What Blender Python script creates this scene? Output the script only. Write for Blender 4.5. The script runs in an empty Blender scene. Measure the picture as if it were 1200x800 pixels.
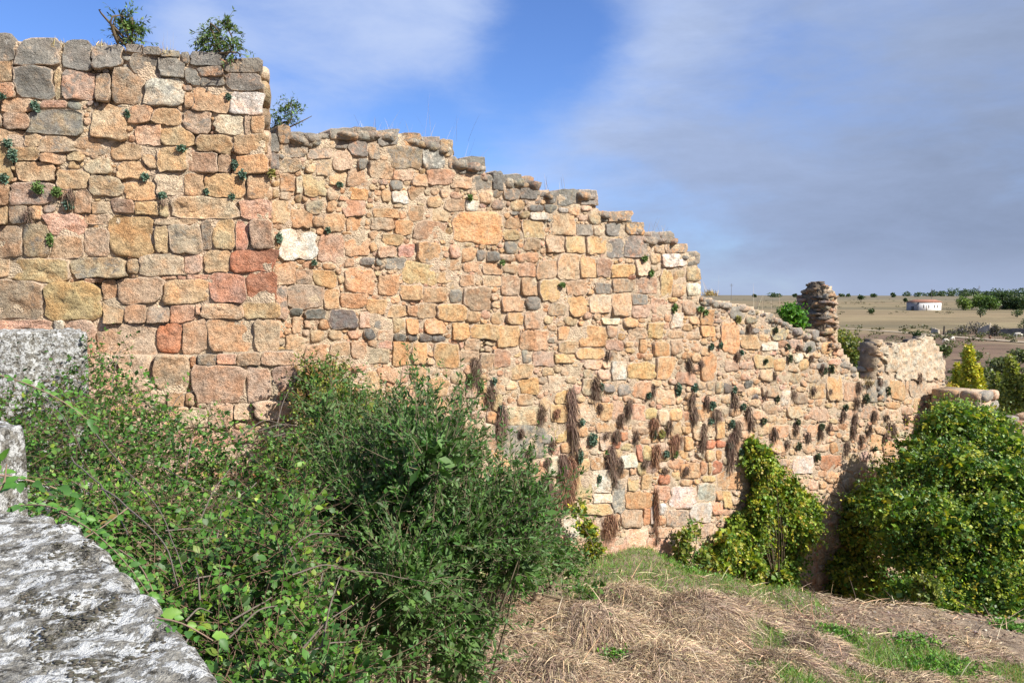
import bpy, math, random
import numpy as np
from mathutils import Vector, noise as mnoise

# ------------------------------------------------------------------ camera, sky, sun, exposure
sc = bpy.context.scene
F = 900.0                                   # focal length in photo pixels (photo is 1200 x 800)
PITCH = math.atan(55.0 / F)
cam_d = bpy.data.cameras.new("camera")
cam_d.sensor_width = 36.0
cam_d.lens = 36.0 * F / 1200.0
cam_d.clip_start = 0.05
cam_d.clip_end = 20000.0
cam = bpy.data.objects.new("camera", cam_d)
sc.collection.objects.link(cam)
cam.location = (0, 0, 0)
cam.rotation_euler = (math.radians(90) - PITCH, 0, 0)
sc.camera = cam

SUN_EL = math.radians(40)
SUN_AZ = math.atan2(0.82, -0.46)            # azimuth from +Y towards +X of the direction to the sun
sun_dir = Vector((math.sin(SUN_AZ) * math.cos(SUN_EL), math.cos(SUN_AZ) * math.cos(SUN_EL), math.sin(SUN_EL)))
sl = bpy.data.lights.new("sun", 'SUN')
sl.energy = 5.0
sl.angle = math.radians(0.53)
sl.color = (1.0, 0.95, 0.87)
so = bpy.data.objects.new("sun", sl)
sc.collection.objects.link(so)
so.rotation_euler = sun_dir.to_track_quat('Z', 'Y').to_euler()

w = bpy.data.worlds.new("World")
sc.world = w
w.use_nodes = True
nt = w.node_tree
N = nt.nodes
Lk = nt.links
for n_ in list(N):
    N.remove(n_)


def wn(t, **kw):
    n = N.new(t)
    for k, v in kw.items():
        setattr(n, k, v)
    return n


def wmath(op, a, b=None, clamp=False):
    n = wn('ShaderNodeMath', operation=op)
    n.use_clamp = clamp
    for i, v in enumerate((a, b)):
        if v is None:
            continue
        if isinstance(v, (int, float)):
            n.inputs[i].default_value = v
        else:
            Lk.new(v, n.inputs[i])
    return n.outputs[0]


def wsmooth(v, a, b):
    n = wn('ShaderNodeMapRange', interpolation_type='SMOOTHSTEP')
    Lk.new(v, n.inputs['Value'])
    n.inputs['From Min'].default_value = a
    n.inputs['From Max'].default_value = b
    return n.outputs['Result']


def pdir(px, py):
    d = Vector(((px - 600) / F, math.cos(PITCH) - (py - 400) / F * math.sin(PITCH), -math.sin(PITCH) - (py - 400) / F * math.cos(PITCH)))
    return d.normalized()


out = wn('ShaderNodeOutputWorld')
bg = wn('ShaderNodeBackground')
bg.inputs['Strength'].default_value = 0.070
Lk.new(bg.outputs[0], out.inputs[0])
sky = wn('ShaderNodeTexSky', sky_type='NISHITA')
sky.sun_disc = False
sky.sun_elevation = SUN_EL
sky.sun_rotation = SUN_AZ
sky.altitude = 900
sky.air_density = 1.0
sky.dust_density = 0.6
sky.ozone_density = 2.0
geo = wn('ShaderNodeTexCoord')
gen = geo.outputs['Generated']
sep = wn('ShaderNodeSeparateXYZ')
Lk.new(gen, sep.inputs[0])


def hole(px, py, r0, r1):
    """1 at the given sky direction, 0 past r1 (in chord length)"""
    d = wn('ShaderNodeVectorMath', operation='DISTANCE')
    Lk.new(gen, d.inputs[0])
    d.inputs[1].default_value = pdir(px, py)
    return wmath('SUBTRACT', 1.0, wsmooth(d.outputs['Value'], r0, r1))


def cloud_noise(scale, sx, sz, detail, rough, rot=0.0, dist=0.0):
    mp = wn('ShaderNodeMapping')
    Lk.new(gen, mp.inputs[0])
    mp.inputs['Rotation'].default_value = (0, rot, 0)
    mp.inputs['Scale'].default_value = (sx, 1.0, sz)
    t = wn('ShaderNodeTexNoise')
    Lk.new(mp.outputs[0], t.inputs['Vector'])
    t.inputs['Scale'].default_value = scale
    t.inputs['Detail'].default_value = detail
    t.inputs['Roughness'].default_value = rough
    t.inputs['Distortion'].default_value = dist
    return t.outputs[0]


n1 = cloud_noise(2.4, 1.0, 2.6, 5, 0.5, 0.30, 0.35)
n2 = cloud_noise(5.5, 1.0, 2.6, 9, 0.62, 0.22, 0.25)
cov = wmath('ADD', wmath('MULTIPLY', n1, 0.62), wmath('MULTIPLY', n2, 0.38))
cov = wmath('ADD', wmath('ADD', cov, 0.20), wmath('MULTIPLY', sep.outputs['X'], 0.16))
for (hx, hy, r0, r1, amt) in ((650, 40, 0.02, 0.15, 0.34), (560, 135, 0.01, 0.13, 0.24), (480, 165, 0.01, 0.10, 0.16), (5, 5, 0.02, 0.17, 0.26), (110, 45, 0.0, 0.13, 0.14),
                              (330, 95, 0.0, 0.13, 0.13), (430, 120, 0.0, 0.12, 0.12)):
    cov = wmath('SUBTRACT', cov, wmath('MULTIPLY', hole(hx, hy, r0, r1), amt))
mask = wsmooth(cov, 0.40, 0.80)
# cloud tone: pale at the left and high up, slate lavender sheet at the right towards the horizon
tone = wmath('ADD', wmath('MULTIPLY', sep.outputs['X'], 1.05), wmath('MULTIPLY', sep.outputs['Z'], -0.75))
n3 = cloud_noise(7.0, 0.85, 2.8, 9, 0.66, 0.20, 0.25)
tone = wmath('ADD', tone, wmath('MULTIPLY', n2, 0.22))
tone = wmath('ADD', tone, wmath('MULTIPLY', wmath('SUBTRACT', n3, 0.5), 0.55))
tone = wmath('ADD', tone, 0.08)
ramp = wn('ShaderNodeValToRGB')
Lk.new(tone, ramp.inputs[0])
cr = ramp.color_ramp
cr.elements[0].position = 0.0
cr.elements[0].color = (0.40, 0.49, 0.71, 1)
cr.elements[1].position = 0.78
cr.elements[1].color = (0.195, 0.245, 0.36, 1)
e_ = cr.elements.new(0.30)
e_.color = (0.285, 0.36, 0.54, 1)
hz = wmath('SUBTRACT', 1.0, wsmooth(sep.outputs['Z'], 0.0, 0.075))
pale = wn('ShaderNodeMix', data_type='RGBA')
Lk.new(wmath('MULTIPLY', hz, 0.55), pale.inputs['Factor'])
Lk.new(ramp.outputs[0], pale.inputs[6])
pale.inputs[7].default_value = (0.36, 0.43, 0.60, 1)
ten = wn('ShaderNodeVectorMath', operation='SCALE')
Lk.new(pale.outputs[2], ten.inputs[0])
ten.inputs['Scale'].default_value = 10.0
bl = wn('ShaderNodeVectorMath', operation='MULTIPLY')
Lk.new(sky.outputs[0], bl.inputs[0])
bl.inputs[1].default_value = (0.78, 1.0, 1.45)
mx = wn('ShaderNodeMix', data_type='RGBA')
Lk.new(mask, mx.inputs['Factor'])
Lk.new(bl.outputs[0], mx.inputs[6])
Lk.new(ten.outputs[0], mx.inputs[7])
Lk.new(mx.outputs[2], bg.inputs['Color'])

sc.view_settings.view_transform = 'Standard'
sc.view_settings.look = 'None'
sc.view_settings.exposure = 0.92
sc.view_settings.gamma = 1.0
sc.view_settings.use_curve_mapping = False

# ------------------------------------------------------------------ helpers
rnd = random.Random(7)
rng = np.random.default_rng(7)
COL = sc.collection


def ray(px, py):
    px = np.asarray(px, float)
    py = np.asarray(py, float)
    a = (px - 600) / F
    b = (py - 400) / F
    return np.stack([a, math.cos(PITCH) - b * math.sin(PITCH) + 0 * a, -math.sin(PITCH) - b * math.cos(PITCH) + 0 * a], -1)


def at(px, py, Y):
    d = ray(px, py)
    return d * (np.asarray(Y, float) / d[..., 1])[..., None]


class Plane:
    """a vertical wall face through two ground-plan points"""

    def __init__(s, a, b, off=0.0):
        a = np.array(a, float)
        b = np.array(b, float)
        s.t = (b - a) / np.linalg.norm(b - a)
        s.n = np.array([s.t[1], -s.t[0]])
        s.o = a + s.n * off
        s.n3 = np.array([s.n[0], s.n[1], 0.0])
        s.t3 = np.array([s.t[0], s.t[1], 0.0])

    def P(s, px, py):
        d = ray(px, py)
        k = (s.o @ s.n) / (d[..., 0] * s.n[0] + d[..., 1] * s.n[1])
        return d * k[..., None]


def mesh_np(name, V, faces, cols=None, smooth=True, mats=None, parent=None, edge=None):
    """faces: list of integer arrays (k,3) / (k,4)"""
    me = bpy.data.meshes.new(name)
    V = np.asarray(V, np.float32)
    me.vertices.add(len(V))
    me.vertices.foreach_set('co', V.ravel())
    li = np.concatenate([np.asarray(f, np.int32).ravel() for f in faces if len(f)])
    tot = np.concatenate([np.full(len(f), np.asarray(f).shape[1], np.int32) for f in faces if len(f)])
    st = np.concatenate([[0], np.cumsum(tot)[:-1]]).astype(np.int32)
    me.loops.add(len(li))
    me.loops.foreach_set('vertex_index', li)
    me.polygons.add(len(tot))
    me.polygons.foreach_set('loop_start', st)
    me.polygons.foreach_set('loop_total', tot)
    if smooth:
        me.polygons.foreach_set('use_smooth', np.ones(len(tot), bool))
    me.update(calc_edges=True)
    if cols is not None:
        at_ = me.color_attributes.new('col', 'FLOAT_COLOR', 'POINT')
        c = np.asarray(cols, np.float32)
        if c.shape[1] == 5:
            edge = c[:, 4]
            c = np.ascontiguousarray(c[:, :4])
        if c.shape[1] == 3:
            c = np.concatenate([c, np.ones((len(c), 1), np.float32)], 1)
        at_.data.foreach_set('color', c.ravel())
    if cols is not None and np.asarray(cols).shape[1] == 5:
        pass
    if edge is not None:
        ea = me.attributes.new('edge', 'FLOAT', 'POINT')
        ea.data.foreach_set('value', np.asarray(edge, np.float32))
    if mats is not None:
        me.materials.append(mats)
    return me


def link(name, me, parent=None, loc=None, kind=None):
    o = bpy.data.objects.new(name, me)
    COL.objects.link(o)
    if loc is not None:
        o.location = loc
    if parent is not None:
        o.parent = parent
        if parent.location.length > 0 and loc is None:
            o.matrix_parent_inverse.identity()
    if kind:
        o['kind'] = kind
    return o


def thing(name, label, cat, loc=(0, 0, 0), group=None):
    o = bpy.data.objects.new(name, None)
    COL.objects.link(o)
    o.location = loc
    o.empty_display_size = 0.1
    tag(o, label, cat, group)
    return o


def tag(o, label=None, cat=None, group=None):
    if label:
        o['label'] = label
    if cat:
        o['category'] = cat
    if group:
        o['group'] = group
    return o


def unit(v):
    return v / np.maximum(np.linalg.norm(v, axis=-1, keepdims=True), 1e-9)


_perm = rng.random((64, 64, 64)).astype(np.float32)


def vnoise(P, scale):
    """smooth value noise in -1..1 for points (n,3)"""
    Q = np.asarray(P, float) * scale + 1000.0
    i = np.floor(Q).astype(int)
    f = Q - i
    f = f * f * (3 - 2 * f)
    r = 0
    for dx in (0, 1):
        for dy in (0, 1):
            for dz in (0, 1):
                wgt = (f[..., 0] if dx else 1 - f[..., 0]) * (f[..., 1] if dy else 1 - f[..., 1]) * (f[..., 2] if dz else 1 - f[..., 2])
                r = r + wgt * _perm[(i[..., 0] + dx) & 63, (i[..., 1] + dy) & 63, (i[..., 2] + dz) & 63]
    return r * 2 - 1


def fbm(P, scale, oct=3):
    r = 0
    a = 1.0
    for k in range(oct):
        r = r + a * vnoise(np.asarray(P) + 17.3 * k, scale * 2 ** k)
        a *= 0.5
    return r


# ------------------------------------------------------------------ materials
def new_mat(name):
    m = bpy.data.materials.new(name)
    m.use_nodes = True
    t = m.node_tree
    b = t.nodes['Principled BSDF']
    b.inputs['Roughness'].default_value = 0.9
    if 'Specular IOR Level' in b.inputs:
        b.inputs['Specular IOR Level'].default_value = 0.2
    return m, t, b


class NB:
    def __init__(s, t):
        s.t = t

    def n(s, typ, **kw):
        x = s.t.nodes.new(typ)
        for k, v in kw.items():
            setattr(x, k, v)
        return x

    def put(s, sock, v):
        if v is None:
            return
        if hasattr(v, 'is_output') or hasattr(v, 'links'):
            s.t.links.new(v, sock)
        else:
            sock.default_value = v

    def noise(s, scale, detail=4, rough=0.55, vec=None, dist=0.0):
        x = s.n('ShaderNodeTexNoise')
        s.put(x.inputs['Vector'], vec if vec is not None else s.pos())
        x.inputs['Scale'].default_value = scale
        x.inputs['Detail'].default_value = detail
        x.inputs['Roughness'].default_value = rough
        x.inputs['Distortion'].default_value = dist
        return x.outputs[0]

    def pos(s):
        if not hasattr(s, '_p'):
            s._p = s.n('ShaderNodeNewGeometry').outputs['Position']
        return s._p

    def voro(s, scale, feature='F1', out='Distance', vec=None):
        x = s.n('ShaderNodeTexVoronoi', feature=feature)
        s.put(x.inputs['Vector'], vec if vec is not None else s.pos())
        x.inputs['Scale'].default_value = scale
        return x.outputs[out]

    def ss(s, v, a, b, lo=0.0, hi=1.0):
        x = s.n('ShaderNodeMapRange', interpolation_type='SMOOTHSTEP')
        s.put(x.inputs['Value'], v)
        x.inputs['From Min'].default_value = a
        x.inputs['From Max'].default_value = b
        x.inputs['To Min'].default_value = lo
        x.inputs['To Max'].default_value = hi
        return x.outputs['Result']

    def math(s, op, a, b=None, clamp=False):
        x = s.n('ShaderNodeMath', operation=op)
        x.use_clamp = clamp
        s.put(x.inputs[0], a)
        s.put(x.inputs[1], b)
        return x.outputs[0]

    def mix(s, f, a, b, mode='MIX'):
        x = s.n('ShaderNodeMix', data_type='RGBA', blend_type=mode)
        s.put(x.inputs['Factor'], f)
        for k, v in ((6, a), (7, b)):
            if isinstance(v, tuple) and len(v) == 3:
                v = v + (1,)
            s.put(x.inputs[k], v)
        return x.outputs[2]

    def attr(s, name='col'):
        x = s.n('ShaderNodeAttribute')
        x.attribute_name = name
        return x

    def bump(s, h, strength, dist, nrm=None):
        x = s.n('ShaderNodeBump')
        x.inputs['Strength'].default_value = strength
        x.inputs['Distance'].default_value = dist
        s.put(x.inputs['Height'], h)
        if nrm is not None:
            s.put(x.inputs['Normal'], nrm)
        return x.outputs[0]


def stone_material():
    m, t, b = new_mat('weathered_stone')
    q = NB(t)
    a = q.attr()
    c = a.outputs['Color']
    wth = a.outputs['Alpha']                                   # how lichened this stone is
    big = q.noise(5.0, 4, 0.6)
    med = q.noise(17.0, 5, 0.65)
    fine = q.noise(85.0, 3, 0.7)
    c1 = q.mix(q.ss(big, 0.38, 0.66), c, q.mix(1.0, c, (1.08, 0.86, 0.72), 'MULTIPLY'))
    c1 = q.mix(q.ss(med, 0.42, 0.70), c1, q.mix(1.0, c1, (0.66, 0.66, 0.66), 'MULTIPLY'))
    c1 = q.mix(q.ss(q.noise(11.0, 5, 0.65, dist=0.6), 0.54, 0.72, 0, 0.55), c1, q.mix(1.0, c1, (1.25, 1.22, 1.12), 'MULTIPLY'))
    c1 = q.mix(q.ss(fine, 0.34, 0.66), q.mix(1.0, c1, (0.66, 0.64, 0.62), 'MULTIPLY'), q.mix(1.0, c1, (1.26, 1.26, 1.26), 'MULTIPLY'))
    # lichen: grey film, dark specks, pale crusts, a little orange
    lm = q.math('ADD', q.noise(9.0, 6, 0.7, dist=0.4), q.math('MULTIPLY', wth, 0.34))
    c1 = q.mix(q.ss(lm, 0.66, 0.82, 0, 0.80), c1, q.mix(fine, (0.12, 0.12, 0.112), (0.28, 0.265, 0.23)))
    dk = q.math('ADD', q.noise(38.0, 5, 0.75), q.math('MULTIPLY', wth, 0.10))
    c1 = q.mix(q.ss(dk, 0.66, 0.76, 0, 0.65), c1, (0.085, 0.08, 0.07))
    pl = q.math('ADD', q.noise(15.0, 6, 0.75, dist=0.8), q.math('MULTIPLY', wth, 0.12))
    c1 = q.mix(q.ss(pl, 0.70, 0.78, 0, 0.7), c1, (0.50, 0.48, 0.43))
    og = q.math('ADD', q.noise(7.0, 5, 0.7), q.math('MULTIPLY', wth, 0.06))
    c1 = q.mix(q.ss(og, 0.70, 0.78, 0, 0.5), c1, (0.36, 0.21, 0.06))
    mps = q.n('ShaderNodeMapping')
    q.put(mps.inputs[0], q.pos())
    mps.inputs['Scale'].default_value = (1.0, 1.0, .38)
    st = q.noise(1.9, 6, .68, mps.outputs[0])
    c1 = q.mix(q.ss(st, .50, .68, 0, .55), c1, q.mix(1.0, c1, (.58, .60, .62), 'MULTIPLY'))
    bw = q.n('ShaderNodeRGBToBW')
    q.put(bw.inputs[0], c)
    keep = q.ss(bw.outputs[0], .50, .60, 1.0, 0.0)
    c1 = q.mix(q.math('MULTIPLY', keep, q.ss(st, .30, .46, .40, 0)), c1, (.53, .415, .30))
    ed = q.attr('edge').outputs['Fac']
    sm = q.math('ADD', q.math('MULTIPLY', ed, .62), q.math('MULTIPLY', q.noise(10.0, 5, .65), .75))
    sm = q.math('ADD', sm, q.math('MULTIPLY', q.noise(48.0, 3, .6), .22))
    c1 = q.mix(q.ss(sm, 0.80, 0.98, 0, .85), c1, q.mix(fine, (.45, .335, .24), (.60, .475, .355)))
    q.put(b.inputs['Base Color'], c1)
    pits = q.ss(q.voro(34.0), 0.04, 0.26)
    pm = q.ss(q.noise(4.0, 2), 0.42, 0.60)
    h = q.math('ADD', q.math('MULTIPLY', med, 1.0), q.math('MULTIPLY', fine, 0.30))
    h = q.math('ADD', h, q.math('MULTIPLY', q.math('MULTIPLY', pits, pm), 0.32))
    h = q.math('ADD', h, q.math('MULTIPLY', q.noise(180.0, 3, .7), 0.22))
    q.put(b.inputs['Normal'], q.bump(h, 1.0, 0.042))
    b.inputs['Roughness'].default_value = 0.93
    return m


def mortar_material():
    m, t, b = new_mat('lime_mortar')
    q = NB(t)
    big = q.noise(1.3, 4, 0.6)
    med = q.noise(12.0, 5, 0.65)
    c = q.mix(q.ss(big, 0.35, 0.65), (0.55, 0.425, 0.315), (0.52, 0.42, 0.30))
    c = q.mix(q.ss(med, 0.35, 0.7), q.mix(1.0, c, (0.72, 0.70, 0.68), 'MULTIPLY'), q.mix(1.0, c, (1.12, 1.1, 1.05), 'MULTIPLY'))
    mps = q.n('ShaderNodeMapping')
    q.put(mps.inputs[0], q.pos())
    mps.inputs['Scale'].default_value = (1.0, 1.0, .38)
    c = q.mix(q.ss(q.noise(1.9, 6, .68, mps.outputs[0]), .50, .68, 0, .55), c, q.mix(1.0, c, (.58, .60, .62), 'MULTIPLY'))
    c = q.mix(q.ss(q.noise(40.0, 5, 0.7), 0.58, 0.68, 0, 0.6), c, (0.22, 0.155, 0.105))
    c = q.mix(q.ss(q.noise(26.0, 4, 0.7), 0.60, 0.70, 0, 0.6), c, (0.52, 0.45, 0.36))
    a = q.attr()
    c = q.mix(a.outputs['Alpha'], c, a.outputs['Color'])
    q.put(b.inputs['Base Color'], c)
    h = q.math('ADD', q.noise(26.0, 5, 0.65), q.math('MULTIPLY', q.voro(55.0), 0.5))
    h = q.math('ADD', h, q.math('MULTIPLY', q.noise(120.0, 3, 0.6), 0.25))
    q.put(b.inputs['Normal'], q.bump(h, 1.0, 0.035))
    return m


def leaf_material(name, trans=0.35, gloss=0.42):
    m, t, b = new_mat(name)
    q = NB(t)
    a = q.attr()
    c = q.mix(q.noise(30.0, 2), q.mix(1.0, a.outputs['Color'], (0.78, 0.82, 0.75), 'MULTIPLY'), q.mix(1.0, a.outputs['Color'], (1.2, 1.16, 1.1), 'MULTIPLY'))
    q.put(b.inputs['Base Color'], c)
    b.inputs['Roughness'].default_value = gloss
    b.inputs['Specular IOR Level'].default_value = 0.38
    tr = t.nodes.new('ShaderNodeBsdfTranslucent')
    q.put(tr.inputs['Color'], q.mix(1.0, c, (1.15, 1.3, 0.55), 'MULTIPLY'))
    ms = t.nodes.new('ShaderNodeMixShader')
    ms.inputs[0].default_value = trans
    t.links.new(b.outputs[0], ms.inputs[1])
    t.links.new(tr.outputs[0], ms.inputs[2])
    t.links.new(ms.outputs[0], t.nodes['Material Output'].inputs[0])
    return m


def plain_attr_material(name, rough=0.9, nscale=60.0, lo=0.75, hi=1.2):
    m, t, b = new_mat(name)
    q = NB(t)
    a = q.attr()
    c = q.mix(q.noise(nscale, 3), q.mix(1.0, a.outputs['Color'], (lo, lo, lo), 'MULTIPLY'), q.mix(1.0, a.outputs['Color'], (hi, hi, hi), 'MULTIPLY'))
    q.put(b.inputs['Base Color'], c)
    b.inputs['Roughness'].default_value = rough
    return m


def slab_material():
    """old grey limestone coping covered with lichen and moss"""
    m, t, b = new_mat('lichened_limestone')
    q = NB(t)
    med = q.noise(22.0, 6, 0.7)
    fine = q.noise(120.0, 4, 0.7)
    c = q.mix(q.ss(med, 0.35, 0.65), (0.20, 0.19, 0.165), (0.37, 0.355, 0.31))
    c = q.mix(q.ss(fine, 0.35, 0.7), q.mix(1.0, c, (0.62, 0.6, 0.58), 'MULTIPLY'), q.mix(1.0, c, (1.2, 1.2, 1.2), 'MULTIPLY'))
    wh = q.math('ADD', q.noise(24.0, 8, 0.74, dist=0.1), q.math('MULTIPLY', q.noise(60.0, 3, 0.7), 0.16))
    c = q.mix(q.ss(wh, 0.545, 0.62, 0, 0.92), c, q.mix(fine, (0.42, 0.43, 0.43), (0.68, 0.68, 0.65)))
    mo = q.noise(31.0, 7, 0.76, dist=0.1)
    c = q.mix(q.ss(mo, 0.545, 0.61, 0, 0.9), c, q.mix(fine, (0.03, 0.03, 0.022), (0.11, 0.095, 0.07)))
    c = q.mix(q.ss(q.noise(6.0, 6, 0.7), 0.66, 0.72, 0, 0.6), c, (0.34, 0.24, 0.11))
    q.put(b.inputs['Base Color'], c)
    h = q.math('ADD', med, q.math('MULTIPLY', fine, 0.4))
    h = q.math('ADD', h, q.math('MULTIPLY', q.ss(mo, 0.55, 0.66), 0.35))
    h = q.math('ADD', h, q.math('MULTIPLY', q.noise(340.0, 3, 0.7), 0.16))
    h = q.math('SUBTRACT', h, q.math('MULTIPLY', q.ss(q.noise(75.0, 3, .7), .56, .66), .30))
    h = q.math('ADD', h, q.math('MULTIPLY', q.ss(wh, .54, .60), .12))
    q.put(b.inputs['Normal'], q.bump(h, 1.0, 0.022))
    return m


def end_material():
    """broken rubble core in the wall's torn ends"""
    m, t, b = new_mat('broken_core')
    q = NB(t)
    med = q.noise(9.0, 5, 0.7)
    c = q.mix(q.ss(med, 0.3, 0.7), (0.085, 0.068, 0.052), (0.19, 0.15, 0.11))  # dark tones carry the shade of the unlit end face
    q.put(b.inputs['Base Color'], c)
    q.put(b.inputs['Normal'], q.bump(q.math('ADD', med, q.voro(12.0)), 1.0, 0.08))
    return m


M_STONE = stone_material()
M_MORTAR = mortar_material()
M_LEAF = leaf_material('leaf', 0.30, 0.50)
M_LEAF_WAX = leaf_material('waxy_leaf', 0.30, 0.56)
M_SUCC = leaf_material('cushion_leaf', 0.1, 0.7)
M_TWIG = plain_attr_material('twig_bark')
M_STRAW = plain_attr_material('dry_grass', 0.75)
M_GRASS = leaf_material('grass_blade', 0.3, 0.55)
M_SLAB = slab_material()
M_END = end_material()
M_ROOT = plain_attr_material('root_fibre', 0.95)

# ------------------------------------------------------------------ palette of stone colours (linear)
PAL = {
    't': (.405, .305, .20), 'o': (.425, .285, .165), 'O': (.455, .300, .150), 'y': (.43, .345, .185), 'g': (.25, .235, .205), 'k': (.135, .135, .13),
    'w': (.53, .50, .42), 'W': (.66, .62, .55), 'r': (.47, .265, .185), 'R': (.50, .235, .145), 'p': (.44, .30, .22), 'b': (.30, .21, .135),
    'l': (.485, .395, .285), 'm': (.32, .262, .188), 'n': (.345, .32, .27), 'q': (.43, .23, .115),
}
MORTAR_C = (.44, .325, .235)
WTH = {'g': 0.75, 'k': 0.45, 'm': 0.42, 'n': 0.85, 'w': 0.25}

TOWER = """-12 43 17 73 n;22 48 70 79 n;77 50 106 83 n;108 56 142 80 n;150 54 167 63 g;20 78 62 116 g;-10 74 16 97 t;-10 98 17 114 o;74 84 110 117 m;
65 84 73 116 t;112 89 130 119 m;132 84 168 121 m;4 117 40 132 t;6 134 36 152 t;50 119 78 127 t;37 131 96 158 g;108 127 147 165 t;150 125 177 144 o;
155 67 185 91 m;187 70 215 92 n;172 94 214 124 w;168 56 187 66 n;190 61 210 68 t;212 62 223 75 m;224 63 262 78 g;263 71 304 86 m;231 80 262 91 t;
218 83 234 101 g;236 92 263 102 n;265 88 305 107 m;226 103 269 132 t;271 109 306 135 w;214 99 225 108 m;217 109 228 127 t;217 131 246 156 m;
253 136 285 157 l;287 137 293 157 t;295 137 309 157 o;232 160 270 179 o;276 159 312 181 o;190 151 226 171 y;160 148 188 170 t;223 178 254 203 o;
256 183 270 202 b;279 182 312 204 O;185 174 218 201 o;167 177 184 197 t;183 203 214 229 l;216 205 240 229 o;239 205 287 231 O;290 206 314 233 t;
200 232 278 256 l;281 235 316 257 p;148 215 184 235 O;187 240 198 254 y;159 237 185 252 o;-8 153 28 166 o;29 157 49 172 t;50 162 128 181 m;
-10 170 13 212 y;18 174 47 189 t;49 179 78 193 t;23 190 63 213 t;100 188 131 204 l;79 176 99 189 t;132 170 167 188 o;140 190 174 210 o;
67 201 106 221 t;106 208 142 229 m;12 214 63 239 m;-5 216 12 240 o;88 224 107 250 t;109 238 129 251 m;132 234 158 250 p;-6 243 10 264 t;12 242 32 261 m;
-8 265 25 302 t;30 265 59 302 m;55 252 99 276 p;102 252 128 263 t;63 277 97 302 t;100 269 128 299 t;131 255 179 299 O;-8 304 12 325 t;13 303 82 330 y;
86 303 147 325 m;149 304 164 320 m;167 299 214 323 l;216 299 236 320 l;-12 328 50 373 m;53 333 119 375 o;102 326 123 331 t;121 329 138 352 o;
140 327 189 354 t;191 328 241 354 y;122 354 145 379 b;146 358 171 378 p;174 359 199 377 m;200 358 228 378 r;229 357 236 368 r;237 356 284 373 l;
286 355 325 373 y;182 266 197 295 o;199 262 236 296 m;183 257 230 264 p;237 260 248 292 g;250 258 275 291 y;276 258 291 290 r;294 258 318 291 p;
241 294 270 319 y;272 293 320 318 R;247 321 287 353 r;290 321 322 353 R;190 323 206 328 r;208 323 218 328 r;220 322 245 327 p;78 375 112 417 t;
115 381 181 417 l;-5 375 61 388 o;63 375 76 387 w;185 381 212 411 R;215 375 242 412 p;245 375 293 410 o;299 375 326 410 p"""
PLINTH = """94 419 137 460 l;139 419 180 456 l;182 418 221 457 l;223 418 230 430 r;232 416 253 427 g;255 415 277 426 p;279 414 304 427 t;308 413 345 427 t;
225 431 287 470 t;290 432 317 468 l;320 430 347 468 p;197 459 215 476 t;217 461 228 475 t;190 478 240 500 l;275 473 296 490 l;246 475 272 500 l;
299 470 348 490 l"""
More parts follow.
